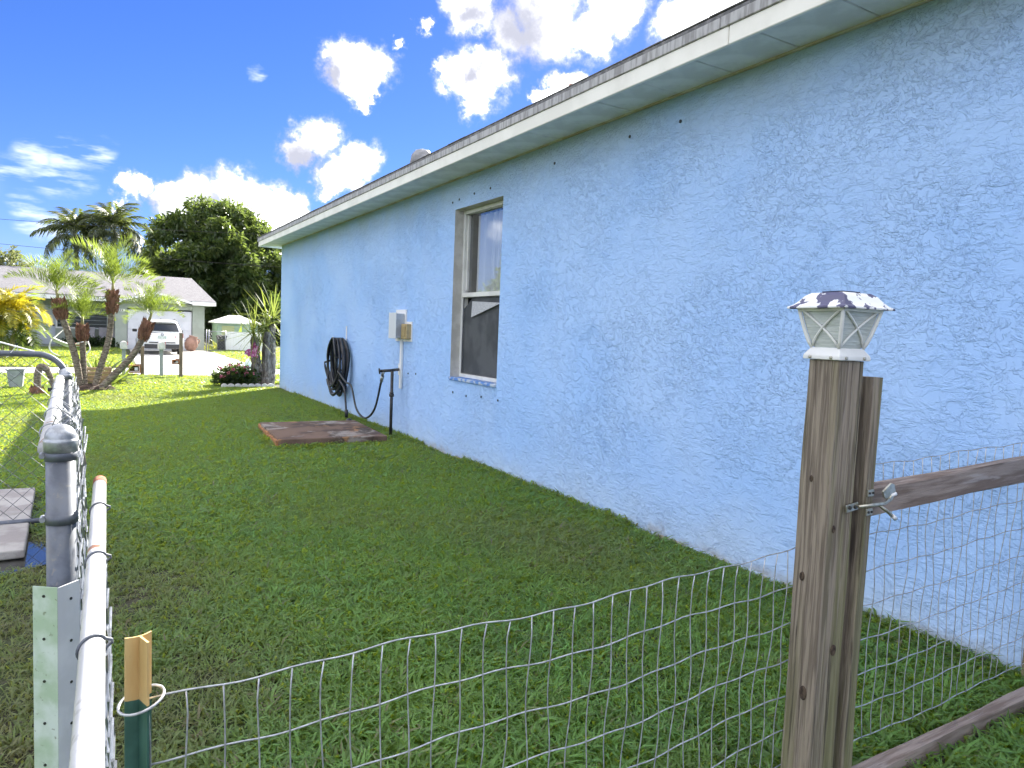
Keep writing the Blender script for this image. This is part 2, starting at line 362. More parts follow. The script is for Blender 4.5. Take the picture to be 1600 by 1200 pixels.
# soffit, fascia, drip edge, roof
XE = 2.60; Y1 = 13.62
me = MB().box((0, 0, 0), (XW-XE-.024, .400, .012)).mesh('soffit_panel', M_SOFF, bevel=.003, seg=1)
k = 0; y = YB+.2
while y < Y1-.2:
    o = link('soffit_panel', me, house, ((XE+.012+XW)/2-XW, y-YC, 2.634+random.uniform(-.0012, .0012))); y += .406
b = MB(); b.box((XW-.010, (YB+YC)/2, 2.623), (.016, YC-YB, .010)); hb(b, 'soffit_trim', mat('aged_trim', (.50, .42, .30), .7, (.58, .56, .50), 6))
seams = [-5, -1.2, 2.45, 6.1, 9.75, Y1]
for a, c in zip(seams[:-1], seams[1:]):
    b = MB(); b.box((XE, (a+c)/2, 2.655), (.022, c-a-.004, .090)); hb(b, 'fascia_board', M_WHITE, bevel=.004, seg=1)
    b = MB(); b.box((XE-.012+random.uniform(-.001, .001), (a+c)/2+.05, 2.7265), (.016, c-a-.003, .053)); hb(b, 'drip_edge', M_DRIP, bevel=.003, seg=1)
b = MB(); b.box(((XE+XW)/2+.2, Y1-.01, 2.655), (XW-XE+.38, .022, .090)); hb(b, 'front_fascia', M_WHITE, bevel=.004)
b = MB(); b.box(((XE+XW)/2+.2, (YC+Y1)/2, 2.634), (XW-XE+.36, Y1-YC-.03, .012)); hb(b, 'front_soffit', M_SOFF)
pit = .34; XR = (XW+X2)/2; zr = lambda x: 2.756+(x-(XE-.03))*pit
b = MB(); b.prism([(XE-.017, YB-.3, 2.752), (XR, YB-.3, zr(XR)), (XR, YB-.3, zr(XR)+.03), (XE-.017, YB-.3, 2.770)], (0, Y1-YB+.32, 0))
b.prism([(XR+.001, YB-.3, zr(XR)), (2*XR-XE+.03, YB-.3, 2.752), (2*XR-XE+.03, YB-.3, 2.775), (XR+.001, YB-.3, zr(XR)+.03)], (0, Y1-YB+.32, 0))
roof = hb(b, 'roof', M_SHING)
me = MB().box((0, 0, 0), (.14, .325, .009)).mesh('shingle', mat('edge_shingle', (.20, .195, .19), .9, (.13, .125, .12), 9), bevel=.003, seg=1)
y = YB
while y < Y1-.1:
    o = link('shingle', me, house, (XE+.052-XW, y+.16-YC, 2.800+.002+random.uniform(-.001, .002)), (0, -math.atan(pit)+random.uniform(-.02, .02), random.uniform(-.01, .01))); y += .33
b = MB(); b.lathe([(.12, -.10), (.12, .06), (.145, .07), (.145, .10), (.13, .17), (.085, .225), (.02, .245)], 20, (3.40, 8.0, 3.13)); hb(b, 'roof_vent', mat('vent_metal', (.30, .30, .31), .6, (.22, .22, .22), 14), smooth=True)
b = MB(); b.tube([(2.95, 4.25, 2.86), (2.95, 4.25, 3.0)], .025, 10); hb(b, 'vent_pipe', M_RUST, smooth=True)
# window
win = thing('window', '', ''); 
for kk in ('label', 'category'): del win[kk]
win.parent = house; win.location = (RX-XW, WY0-YC, WZ0); ww = WY1-WY0; wh = WZ1-WZ0; mr = .80
def wb(name, m, *bx, bevel=.003):
    b = MB()
    for c, d in bx: b.box(c, d)
    return b.build(name, m, win, bevel=bevel, seg=1)
ft = .034
wb('frame', M_VINYL, ((.02, ft/2+.002, wh/2), (.06, ft, wh-.004)), ((.02, ww-ft/2-.002, wh/2), (.06, ft, wh-.004)),
   ((.02, ww/2, wh-ft/2-.002), (.058, ww-2*ft-.006, ft)), ((.015, ww/2, ft/2+.019), (.068, ww-2*ft-.006, ft)))
wb('meeting_rail', M_VINYL, ((.008, ww/2, mr), (.05, ww-2*ft-.006, .042)))
for q in (ft+.014, ww-ft-.014): wb('sash_stile', M_VINYL, ((.03, q, (mr+wh)/2), (.03, .020, wh-mr-.09)))
gm = bpy.data.materials.new('window_glass'); gm.use_nodes = True; t = gm.node_tree; t.nodes.remove(t.nodes['Principled BSDF'])
gl = t.nodes.new('ShaderNodeBsdfGlossy'); gl.inputs['Roughness'].default_value = .01; tr = t.nodes.new('ShaderNodeBsdfTransparent'); tr.inputs[0].default_value = (.93, .95, .97, 1)
mx = t.nodes.new('ShaderNodeMixShader'); mx.inputs[0].default_value = .36
t.links.new(tr.outputs[0], mx.inputs[1]); t.links.new(gl.outputs[0], mx.inputs[2]); t.links.new(mx.outputs[0], t.nodes['Material Output'].inputs[0])
b = MB(); rect(b, .036, ft+.004, ww-ft-.004, mr+.018, wh-ft-.004); b.build('pane', gm, win)
# lower screen with a torn corner
b = MB(); z0, z1, y0, y1 = .058, mr-.024, ft+.004, ww-ft-.004
b.quad((.012, y0, z0), (.012, y1, z0), (.012, y1, z1-.10), (.012, y1-.16, z1-.004), (.012, y0, z1-.004)); b.build('screen', M_SCREEN, win)
b = MB(); b.quad((.006, y1-.17, z1-.035), (-.012, y0+.08, z1-.06), (-.006, y1-.18, z1-.185)); b.build('torn_screen_flap', mat('torn_mesh', (.52, .53, .53), .8, (.38, .38, .40), 40, stretch=(1, 1, 4)), win)
b = MB(); b.tube([(.004, y0, z0), (.004, y1, z0), (.004, y1, z1), (.004, y0, z1)], .006, 6, closed=True); b.build('screen_frame', mat('screen_frame', (.10, .10, .105), .5), win)
b = MB(); nn = 60
for i in range(nn):
    ya, yb = .03+(ww-.17)*i/nn, .03+(ww-.17)*(i+1)/nn
    xa = .095+.022*math.sin(i*.9)+.012*math.sin(i*2.3); xb = .095+.022*math.sin((i+1)*.9)+.012*math.sin((i+1)*2.3)
    b.quad((xa, ya, .05), (xb, yb, .05), (xb, yb, wh-.05), (xa, ya, wh-.05))
b.build('curtain', M_CURT, win, smooth=True)
b = MB(); b.box((.9, ww/2, wh/2), (1.2, ww+1.6, wh+.5)); b.build('room_lining', M_DARK, win)
# shutter anchor holes around the window, holes by the box
for (yy, zz) in [(6.12, 2.42), (5.98, 2.43), (5.68, 2.44), (5.38, 2.44), (5.98, .62), (5.70, .61), (5.41, .63), (5.11, .63), (7.1, .72), (6.89, .73), (4.4, 2.47), (3.55, 2.48), (3.1, 2.47)]:
    b = MB(); b.lathe([(.010, -.002), (.010, .002), (.006, .004)], 10); o = b.build('anchor_bolt', M_BLK, house); o.location = (-.003, yy-YC, zz); o.rotation_euler = (0, -math.pi/2, 0)
# chalky foundation lip at the foot of the wall
for k in range(12):
    a = 1.2+k*1.0; b = MB(); b.box((XW-.002, a+.5, .004), (.012, .985, .034+random.uniform(-.010, .008))); hb(b, 'foundation_lip', mat('chalky_lip%d' % k, (.42, .52, .68), .9, (.40, .35, .28), 6, 6, .45, .6) if k == 0 else MATS['chalky_lip0'], bevel=.008)

# ------------------------------------------------------------------ things on and by the blue wall
jb = thing('junction_box', 'grey metal box with tan outlet and white conduit strip on blue wall', 'electrical box', (XW, 7.3, 1.1))
b = MB(); b.box((-.055, .02, .135), (.11, .20, .27)); b.build('grey_box', M_BOXG, jb, bevel=.008)
b = MB(); b.box((-.112, .02, .135), (.010, .215, .285)); b.build('box_cover', mat('pale_cover', (.60, .63, .66), .4), jb, bevel=.004)
b = MB(); b.box((-.006, .03, .14), (.012, .30, .35)); b.build('painted_outline', M_PVC, jb)
b = MB(); b.box((-.032, -.185, .075), (.06, .16, .165)); b.build('outlet_box', M_BOXT, jb, bevel=.008)
b = MB(); b.box((-.066, -.185, .075), (.008, .10, .11)); b.build('outlet_cover', mat('tan_cover', (.33, .25, .11), .6), jb, bevel=.003)
b = MB(); b.box((-.005, -.185, .075), (.010, .20, .215)); b.build('outlet_outline', M_PVC, jb)
b = MB(); b.box((-.014, -.02, -.28), (.026, .045, .56)); b.build('conduit_strip', M_PVC, jb, bevel=.004)

hk = thing('hose_hook', 'slim white hook bracket on blue wall above the coiled hose', 'hook', (XW, 9.3, 1.0))
b = MB(); b.box((-.006, 0, .1), (.010, .03, .22)); b.build('mounting_strip', M_PVC, hk)
b = MB(); b.tube(bez([(-.01, 0, .03), (-.08, 0, .015), (-.16, 0, .02), (-.19, 0, .06)], 6), .008, 8); b.build('hook_arm', M_PVC, hk, smooth=True)
hs_ = thing('garden_hose', 'black garden hose coiled on blue wall with loop running to the tap', 'hose', (2.80, 9.3, 0))
b = MB(); P = []
loops = 19; cz = .70
for i in range(loops*40+1):
    a = 2*math.pi*i/40; q = i/40
    wob = .022*math.sin(q*2.9)+.014*math.sin(q*5.3)
    rz = .345+.05*math.sin(q*1.7)+wob; ry = .25+.035*math.sin(q*2.3+1)
    top = max(0, math.cos(a))
    P.append((-.07+.16*((q*.618) % 1)+.02*math.sin(a*1.5), ry*math.sin(a)*(1-.45*top**3)+.02*math.sin(q*4.1), cz+(.34*math.cos(a) if math.cos(a) > 0 else rz*math.cos(a)*1.05)))
b.tube(P, .014, 7); b.build('coil', M_BLK, hs_, smooth=True)
b = MB(); b.tube(bez([(-.06, -.25, .62), (-.05, -.55, .50), (-.05, -.80, .46), (-.05, -1.02, .20), (-.05, -1.35, .13), (-.05, -1.66, .27), (-.08, -1.92, .58), (-.11, -2.05, .67)], 10), .0125, 8); b.build('feed_loop', M_BLK, hs_, smooth=True)
b = MB(); b.tube(bez([(-.05, -.30, .50), (-.06, -.55, .40), (-.06, -.62, .22), (-.06, -.66, .05)], 8), .0125, 8)
b.tube([(-.06, -.655, .15), (-.06, -.66, .05)], .022, 10); b.build('tail_end', M_BLK, hs_, smooth=True)
b = MB(); b.tube([(-.10, -2.0, .62), (-.11, -2.055, .675)], .019, 10); b.build('hose_coupling', mat('steel_coupling', (.4, .4, .38), .3, metal=.8), hs_, smooth=True)
pl = MB(); pl.lathe([(.01, -.03), (.03, -.027), (.038, -.01), (.038, .01), (.03, .027), (.01, .03)], 16); o = pl.build('round_plug', M_BLK, None, smooth=True); o.location = (2.68, 8.35, .04); o.rotation_euler = (0, R(80), .4)
tag(o, 'small round black plug lying on the ground behind the brown slab', 'plug')

tp = thing('standpipe_tap', 'black standpipe tap with tee bar standing beside the brown slab', 'tap', (2.775, 7.18, 0))
b = MB(); b.tube([(0, 0, -.05), (0, 0, .74)], .017, 10); b.tube([(0, 0, .46), (0, 0, .49)], .027, 10); b.tube([(0, 0, .49), (0, 0, .51)], .022, 10); b.build('riser_pipe', M_BLKP, tp, smooth=True)
b = MB(); b.tube([(-.115, .06, .735), (0, .03, .745), (.15, .15, .75)], .016, 10); b.build('tee_bar', M_BLKP, tp, smooth=True)
b = MB(); b.tube([(-.13, .064, .733), (-.115, .06, .735)], .032, 12); b.build('valve_handle', M_BLKP, tp, smooth=True)
b = MB(); b.tube([(-.08, .055, .735), (-.085, .07, .68)], .017, 10); b.build('spout', mat('tap_steel', (.35, .35, .34), .35, metal=.8), tp, smooth=True)
b = MB(); b.tube([(0, 0, -.02), (0, 0, .035)], .026, 10); b.build('base_collar', mat('steel_collar', (.45, .45, .44), .4, metal=.7), tp, smooth=True)
b = MB(); b.box((.150, .155, .75), (.010, .08, .13)); b.build('wall_plate', M_PVC, tp, bevel=.003)

sb = thing('brown_slab', 'weathered brown slab lying on the lawn against the blue wall', 'slab', (2.075, 7.42, 0), R(-3))
b = MB(); b.box((0, 0, .052), (1.08, 1.26, .095), None); o = b.build('slab_body', M_SLAB, sb, bevel=.012, seg=3)
b = MB()
for k in range(9):
    b.box((-.542, -.55+k*.138, .045+random.uniform(-.008, .008)), (.03+random.uniform(-.01, .012), .138, .075+random.uniform(-.01, .008)))
b.build('broken_edge', M_SLABE, sb, bevel=.008)

# ------------------------------------------------------------------ near fence: stake, wire, post, lamp, gate
tpst = thing('stake_post', 'steel tee stake with faded tan top and dark green body', 'fence stake', (.052, 1.10, 0), R(18))
def tee(z0, z1, m, name, bow=0.):
    b = MB(); w_, t_ = .018, .0028; pr = []
    arc = [(-w_+2*w_*i/8, -.006*math.cos(math.pi*(i/8-.5))) for i in range(9)]
    poly = [(x, y, z0) for x, y in arc] + [(x, y+t_, z0) for x, y in arc[::-1]]
    b.prism(poly, (0, 0, z1-z0)); b.prism([(-.0016, -.034, z0), (.0016, -.034, z0), (.0016, -.0062, z0), (-.0016, -.0062, z0)], (0, 0, z1-z0)); return b.build(name, m, tpst)
tee(-.3, .655, M_TGRN, 'green_body'); tee(.6552, .748, M_TTAN, 'tan_top')
sme = MB().box((0, .004, 0), (.014, .012, .018)).mesh('stud', M_TGRN, bevel=.003)
for q in range(14): link('stud', sme, tpst, (0, 0, .02+q*.045))
b = MB(); b.tube([(.029*math.cos(a), -.010+.031*math.sin(a), .655+.008*math.cos(a)) for a in np.linspace(0, 2*math.pi, 28, endpoint=False)], .0022, 6, closed=True); b.build('wire_tie', M_WIRE, tpst, smooth=True)

def wire_mesh(root, x0, x1, ytop, z_top0, z_top1, z_bot, sag, name, seed, r=.00140, yoff=0., ys_=0.):
    rr = random.Random(seed); n = int(abs(x1-x0)/.051)
    ph = [rr.uniform(0, 6.28) for _ in range(6)]
    def bend(x, z): return ys_*(x-x0)/(x1-x0)+.008*math.sin(x*3.1+ph[0])+.004*math.sin(x*9+z*4+ph[1])
    def dz(x, z): return .0028*math.sin(x*11+ph[2]+z*9)+.0022*math.sin(x*37+ph[3]+z*20)+sag*math.sin(math.pi*(x-x0)/(x1-x0))
    zt = lambda x: z_top0+(z_top1-z_top0)*(x-x0)/(x1-x0)
    nz = int((z_top0-z_bot)/.1016)+1
    for j in range(nz):
        z = -j*.1016; b = MB()
        b.tube([(x, ytop+yoff+bend(x, z), zt(x)+z+dz(x, z)) for x in np.linspace(x0, x1, n*2+1)], r*1.15, 5); o = b.build(name, M_WIRE, root, smooth=True)
        o.matrix_parent_inverse = root.matrix_world.inverted() if False else Matrix.Translation(-Vector(root.location))
    for i in range(n+1):
        x = x0+(x1-x0)*i/n; p1, p2 = rr.uniform(0, 6.28), rr.uniform(.002, .0055); b = MB(); pts = []
        for k in range(nz*3-2):
            z = -k*.1016/3; xx = x+p2*math.sin(k*.55+p1)*(1 if k else 0)
            pts.append((xx, ytop+yoff-.003+bend(x, z)+.003*math.sin(k*.9+p1), zt(x)+z+dz(x, z)))
        b.tube(pts, r, 5); o = b.build('upright_wire', M_WIRE, root, smooth=True); o.matrix_parent_inverse = Matrix.Translation(-Vector(root.location))
fn = thing('wire_fence', 'low welded wire mesh fence between the tan stake and wooden post', 'wire fence', (.06, 1.1, 0))
wire_mesh(fn, .062, 1.61, 1.085, .655, .662, .0, -.006, 'cross_wire', 3, ys_=.082)

def rough_box(name, m, parent, c, d, seed, warp_=.0025, n=14, axis=2):
    """sawn timber: subdivided box with slightly crooked, eased edges"""
    rr = random.Random(seed); b = MB(); o0 = [0, 1, 2]; o0.remove(axis); u, v = o0
    prof = [(-.5, -.42), (-.42, -.5), (.42, -.5), (.5, -.42), (.5, .42), (.42, .5), (-.42, .5), (-.5, .42)]
    ph = [rr.uniform(0, 6.28) for _ in range(10)]; vs = []; fs = []
    e = .004
    for i in range(n+1):
        t = i/n
        for k, (a, c2) in enumerate(prof):
            p = [0, 0, 0]; p[axis] = (t-.5)*d[axis]
            pu = math.copysign(d[u]/2-(e if abs(a) < .5 else 0), a); pv = math.copysign(d[v]/2-(e if abs(c2) < .5 else 0), c2)
            p[u] = pu+warp_*math.sin(t*7+ph[k % 8])+.4*warp_*math.sin(t*23+ph[(k+3) % 8]); p[v] = pv+warp_*math.sin(t*6+ph[(k+1) % 8])
            vs.append(tuple(p[q]+c[q] for q in range(3)))
    m8 = 8
    for i in range(n):
        for k in range(m8): fs.append((i*m8+k, i*m8+(k+1) % m8, (i+1)*m8+(k+1) % m8, (i+1)*m8+k))
    fs += [tuple(range(8))[::-1], tuple(n*8+k for k in range(8))]
    b.add(vs, fs); return b.build(name, m, parent)
post = rough_box('fence_post', M_POST, None, (0, 0, .44), (.092, .092, 1.45), 5); post.location = (1.622, 1.105, 0); post.rotation_euler = (0, 0, R(-6))
M_KNOT = mat('dark_knot', (.045, .03, .022), .9, (.10, .07, .045), 60, bump=.6, bscale=120)
for (yy, zz, rr_, face) in [(-.012, .30, .013, 0), (.018, .60, .008, 0), (.010, .86, .006, 0), (.012, .42, .010, 1), (-.02, .74, .007, 1)]:
    b = MB(); b.lathe([(rr_, -.004), (rr_*.95, .0012), (rr_*.6, .0022), (rr_*.45, .0004), (.001, .0014)], 14); o = b.build('knot', M_KNOT, post, smooth=True); o.scale = (1, 1, 1)
    o.location = (-.0462, yy, zz) if face == 0 else (yy, -.0462, zz); o.rotation_euler = (0, -math.pi/2, 0) if face == 0 else (math.pi/2, 0, 0); o.scale = (1.5, .9, 1) if face == 0 else (.9, 1.5, 1)
tag(post, 'thick mossy square wooden post carrying the white lantern', 'fence post')

lamp = thing('post_lantern', 'white solar lantern with peeling roof capping the wooden post', 'lantern', (1.622, 1.105, 1.166), R(-6))
Q = math.pi/4; s2 = math.sqrt(2)
def sq(b, prof): return b.lathe([(r*s2/2, z) for r, z in prof], 4, rot0=0.)
b = MB(); sq(b, [(.112, 0), (.112, .010), (.108, .014), (.092, .026), (.088, .030)]); b.build('base', M_LAMPW, lamp, bevel=.0015, seg=1)
zb, zt_ = .030, .128
def wdt(z): t = (z-zb)/(zt_-zb); return .083+.052*(t**.75)
for k in range(4):
    rt = Matrix.Rotation(k*math.pi/2, 3, 'Z')
    b = MB(); zz = np.linspace(zb, zt_, 7)
    for a, c in zip(zz[:-1], zz[1:]):
        ha, hc = wdt(a)/2-.004, wdt(c)/2-.004
        b.quad(rt @ Vector((-ha, -ha, a)), rt @ Vector((ha, -ha, a)), rt @ Vector((hc, -hc, c)), rt @ Vector((-hc, -hc, c)))
    pane = b.build('glass_pane', M_LGLASS, lamp, smooth=True)
    b = MB(); b.tube([rt @ Vector((-wdt(z)/2, -wdt(z)/2, z)) for z in zz], .0052, 6); b.build('corner_bar', M_LAMPW, lamp, smooth=True)
    for sgn in (-1, 1):
        b = MB(); pts = []
        for t in np.linspace(0, 1, 9):
            z = zb+.004+(zt_-zb-.006)*t; hw = wdt(z)/2-.004; xx = sgn*hw*(2*t-1)
            pts.append(rt @ Vector((xx*.97, -hw-.0035, z)))
        b.tube(pts, .0030, 6); b.build('cross_bar', M_LAMPW, lamp, smooth=True)
    b = MB(); h2 = wdt(zt_)/2; b.tube([rt @ Vector((-h2, -h2, zt_-.003)), rt @ Vector((h2, -h2, zt_-.003))], .005, 6); b.build('top_bar', M_LAMPW, lamp)
    for xx in (-.032, .032):
        b = MB(); b.lathe([(.0042, -.002), (.0042, .0025), (.002, .0035)], 10); o = b.build('screw', M_ZINC, lamp); p = rt @ Vector((xx, -.0565, .006)); o.location = p; o.rotation_euler = (math.pi/2, 0, k*math.pi/2)
b = MB(); sq(b, [(.13, .1255), (.178, .127), (.178, .132), (.160, .136), (.142, .145), (.120, .160), (.098, .168), (.05, .170)]); b.build('roof_cap', M_LAMPR, lamp, bevel=.001, seg=1)
b = MB(); b.box((0, 0, .1711), (.062, .062, .003)); b.build('solar_panel', mat('solar_cell', (.03, .03, .06), .2), lamp)

gt = thing('garden_gate', 'weathered timber gate with wire mesh between wooden post and blue wall', 'gate', (1.70, 1.10, 0))
rough_box('stile', M_POST, gt, (.02, -.005, .50), (.040, .088, 1.25), 9)
rough_box('rail', M_RAIL, gt, (.615, -.01, .79), (1.145, .038, .078), 11, axis=0).rotation_euler = (0, R(-1.8), 0)
rough_box('rail', M_RAIL, gt, (.615, -.045, .008), (1.145, .042, .090), 12, axis=0)
rough_box('stile', M_POST, gt, (1.205, -.005, .50), (.034, .088, 1.1), 13)
wire_mesh(gt, 1.745, 2.87, 1.118, .878, .915, .0, -.01, 'cross_wire', 8, yoff=.004)
lt = thing('gate_latch', 'zinc thumb latch joining wooden post and gate stile', 'latch', (1.70, 1.05, .80))
b = MB(); b.box((-.055, -.003, -.005), (.050, .004, .020), Matrix.Rotation(R(-6), 3, 'Y')); b.build('strike_plate', M_ZINC, lt, bevel=.002)
for xx in (-.068, -.045):
    b = MB(); b.lathe([(.0055, -.002), (.005, .003), (.002, .004)], 10); o = b.build('screw', mat('dark_screw', (.06, .06, .05), .5, metal=.6), lt); o.location = (xx, -.006, -.004); o.rotation_euler = (math.pi/2, 0, 0)
b = MB(); b.tube(bez([(-.035, -.008, -.004), (.0, -.022, .0), (.04, -.028, .002), (.075, -.020, .006), (.095, -.016, .018)], 6), .0045, 8); b.build('latch_bar', M_ZINC, lt, smooth=True)
for zz in (.026, -.024):
    b = MB(); b.box((.020, -.003, zz), (.026, .005, .018)); b.build('guide_plate', M_ZINC, lt, bevel=.0015)
    for xx in (.013, .027):
        b = MB(); b.lathe([(.0035, -.001), (.003, .002)], 8); o = b.build('screw', MATS['dark_screw'], lt); o.location = (xx, -.0062, zz); o.rotation_euler = (math.pi/2, 0, 0)
b = MB(); b.prism([(.05, -.014, .03), (.085, -.014, .05), (.10, -.014, .045), (.11, -.014, .02), (.09, -.014, .0), (.06, -.014, .012)], (0, -.005, 0)); b.build('thumb_plate', M_ZINC, lt, bevel=.001, seg=1)
b = MB(); b.tube([(.04, -.02, -.006), (.075, -.022, -.026), (.098, -.022, -.040)], .0045, 7); b.build('release_arm', M_ZINC, lt, smooth=True)
b = MB(); b.tube([(.094, -.022, -.037), (.110, -.022, -.046)], .006, 8); b.build('rubber_tip', M_PVC, lt, smooth=True)
b = MB(); b.tube([(.088, -.016, .016), (.108, -.018, .020)], .0055, 8); b.build('bar_tip', M_PVC, lt, smooth=True)

# ------------------------------------------------------------------ chain-link run at the left
def dome(r, h=.03): return [(r+.004, -.026), (r+.004, -.004), (r+.0045, -.001), (r+.002, .001)]+[((r+.002)*math.cos(a), .004+h*math.sin(a)) for a in np.linspace(.05, 1.5, 9)]
p1 = thing('chain_link_post', 'grey galvanised fence post with domed cap and white angle bracket', 'fence post', (-.066, 1.80, 0))
b = MB(); b.tube([(0, 0, -.2), (0, 0, .925)], .0285, 20); b.build('post_tube', M_GALVD, p1, smooth=True)
b = MB(); b.lathe(dome(.0285), 22, (0, 0, .930)); b.build('dome_cap', M_GALV, p1, smooth=True)
for zz in (.885, .745, .20):
    b = MB(); b.tube([(.0005, 0, zz), (.0005, 0, zz+.022)], .0312, 20); b.build('tension_band', M_GALVD, p1, smooth=True)
    b = MB(); b.tube([(-.034, -.012, zz+.011), (-.034, .014, zz+.011)], .006, 8); b.build('band_bolt', M_GALV, p1)
b = MB()
ap = (-.006, -.052); l1 = (-.052, -.020); l2 = (.034, -.012); t_ = .0035
b.prism([(ap[0], ap[1], -.1), (ap[0], ap[1]+t_*1.3, -.1), (l1[0]+.001, l1[1]+t_, -.1), (l1[0], l1[1], -.1)], (0, 0, .715)); b.build('bracket_leg', M_BRK, p1)
b = MB(); b.prism([(ap[0]+.0003, ap[1], -.1), (l2[0], l2[1], -.1), (l2[0]-.001, l2[1]+t_, -.1), (ap[0]+.0003, ap[1]+t_*1.3, -.1)], (0, 0, .7145)); b.build('bracket_leg', mat('white_aluminium', (.66, .67, .68), .45, (.58, .59, .60), 9), p1)
for k in range(6):
    for (e, t0) in ((l1, .55), (l2, .6)):
        b = MB(); b.lathe([(.0032, -.0008), (.0032, .0012)], 10); o = b.build('bolt_hole', M_BLK, p1)
        px_, py_ = ap[0]+(e[0]-ap[0])*t0, ap[1]+(e[1]-ap[1])*t0; d_ = Vector((e[1]-ap[1], -(e[0]-ap[0]), 0))
        if d_.y > 0: d_ = -d_
        o.location = (px_, py_-.0005, .595-k*.095-(0 if e is l1 else .015)); o.rotation_euler = d_.to_track_quat('Z', 'Y').to_euler()
p2 = thing('chain_link_post', 'farther grey post with domed cap at the chain-link gate corner', 'fence post', (-.141, 4.5, 0))
b = MB(); b.tube([(0, 0, -.2), (0, 0, .875)], .0285, 18); b.build('post_tube', M_GALVD, p2, smooth=True)
b = MB(); b.lathe(dome(.0285), 20, (0, 0, .880)); b.build('dome_cap', M_GALV, p2, smooth=True)
b = MB(); b.box((-.05, -.02, .80), (.06, .012, .02)); b.build('gate_hinge', M_BLKP, p2, bevel=.002)

def zig(root, org, du, nw, nh, step, name, m=M_CHAIN_BACKLIT, jit=0., seed=1, r=.0016, dv=(0, 1, 0)):
    r *= 1.3; rr = random.Random(seed); du = Vector(du); dv = Vector(dv); og = Vector(org)-Vector(root.location)
    for k in range(nw):
        P = []; o1, o2 = rr.uniform(-jit, jit), rr.uniform(-jit, jit)
        for j in range(nh+1):
            s_ = (k+((j+k) % 2))*step
            P.append(og+du*s_+Vector((0, 0, j*step))+dv*(.003*((j+k) % 2)+o1*math.sin(j*.8+k)+o2)+du*(jit*.6*math.sin(j*1.3+k*2)))
        b = MB(); b.tube(P, r, 5); b.build(name, m, root)
f1 = thing('chain_link_fence', 'chain-link panel under white rail between the two domed posts', 'chain-link fence', (-.09, 1.83, 0))
d12 = Vector((-.141+.066, 4.5-1.8, 0)).normalized()
b = MB(); b.tube([(-.0, .0, .905), (-.075, 2.66, .86)], .0205, 14); b.build('top_rail', M_WPIPE, f1, smooth=True)
zig(f1, (-.028, 1.86, .03), d12, 60, 20, .0425, 'chain_wire', M_GALV, jit=.011, seed=4, dv=(1, 0, 0))
for k in range(6):
    b = MB(); c_ = Vector((0, .25+k*.42, .905-.007*k)); c_.x = -.028*(c_.y); b.tube([(c_.x+.0235*math.cos(a), c_.y, c_.z+.0235*math.sin(a)) for a in np.linspace(0, 2*math.pi, 20, endpoint=False)], .0018, 5, closed=True); b.build('tie_wire', M_GALV, f1)
# the loose rolled end of the mesh hangs over the rail
rr = random.Random(3)
for k in range(16):
    b = MB(); y0 = 1.95+rr.uniform(0, 1.6); P = []
    for j in range(14):
        P.append((.035+.028*math.sin(j*1.1+k)+rr.uniform(-.004, .004)-.028*(y0-1.8), y0-1.83+.03*((j % 2)-.5)+.012*j*rr.uniform(-.3, .3), .965-.026*j-.012*(y0-1.8)*2))
    b.tube(P, .0016, 5); b.build('loose_wire', M_GALV, f1)

cg = thing('chain_link_gate', 'grey tubular chain-link gate with rounded top corner', 'gate', (-.12, 4.6, 0))
b = MB(); P = [(-1.25, 0, .985), (-.16, 0, .985)]+[(-.16+.14*math.sin(a), 0, .845+.14*math.cos(a)) for a in np.linspace(.12, math.pi/2, 10)]+[(-.02, 0, .06), (-1.25, 0, .06)]
b.tube(P, .0165, 12, cap=True); b.build('gate_frame', M_GALVD, cg, smooth=True)
zig(cg, (-1.24, 4.6, .075), (1, 0, 0), 25, 21, .0425, 'chain_wire', M_CHAIN_BACKLIT, .001, 9)
b = MB(); b.tube([(-.05, -.01, .03), (-.05, -.01, .90)], .004, 6); b.build('tension_bar', M_GALVD, cg)
for xx in (-.45, -.27):
    b = MB(); b.tube(bez([(xx, -.02, .99), (xx+.03, -.02, 1.03), (xx+.02, .02, .99), (xx-.02, -.02, .965)], 6), .0016, 5); b.build('tie_wire', M_PVC, cg)
b = MB(); b.tube([(-.44, 0, .985), (-.38, 0, 1.065), (-.14, 0, .99)], .004, 6); b.build('bent_wire', M_PVC, cg)

f2 = thing('rail_fence', 'white rust-spotted pipe rail with tie wires in the near left foreground', 'fence rail', (0, 2.0, 0))
b = MB(); b.tube([(-.012, -2.6, .79), (-.008, -1.3, .79), (.008, -.045, .79)], .0142, 20, cap=False); b.build('rail_pipe', M_WPIPE, f2, smooth=True)
b = MB(); b.tube([(.008, -.050, .79), (.0085, .004, .79)], .0149, 20, cap=False); b.tube([(.0085, .004, .79), (.008, -.050, .79)], .0128, 20, cap=False); b.build('rusty_end', M_RUST, f2, smooth=True)
for yy in (-.30, -.66, -1.02, -1.34):
    b = MB(); b.tube([(-.008+.016*(yy+1.3)/1.255*(yy > -1.3)+.0157*math.cos(a)+(.006 if abs(a) < .3 else 0), yy+.008*math.cos(a), .79+.0157*math.sin(a)) for a in np.linspace(0, 2*math.pi, 26, endpoint=False)], .0021, 6, closed=True); b.build('tie_wire', M_GALVD, f2, smooth=True)
zig(f2, (.013, .55, .04), (0, 1, 0), 32, 17, .0425, 'chain_wire', M_GALV, .002, 12, dv=(1, 0, 0))

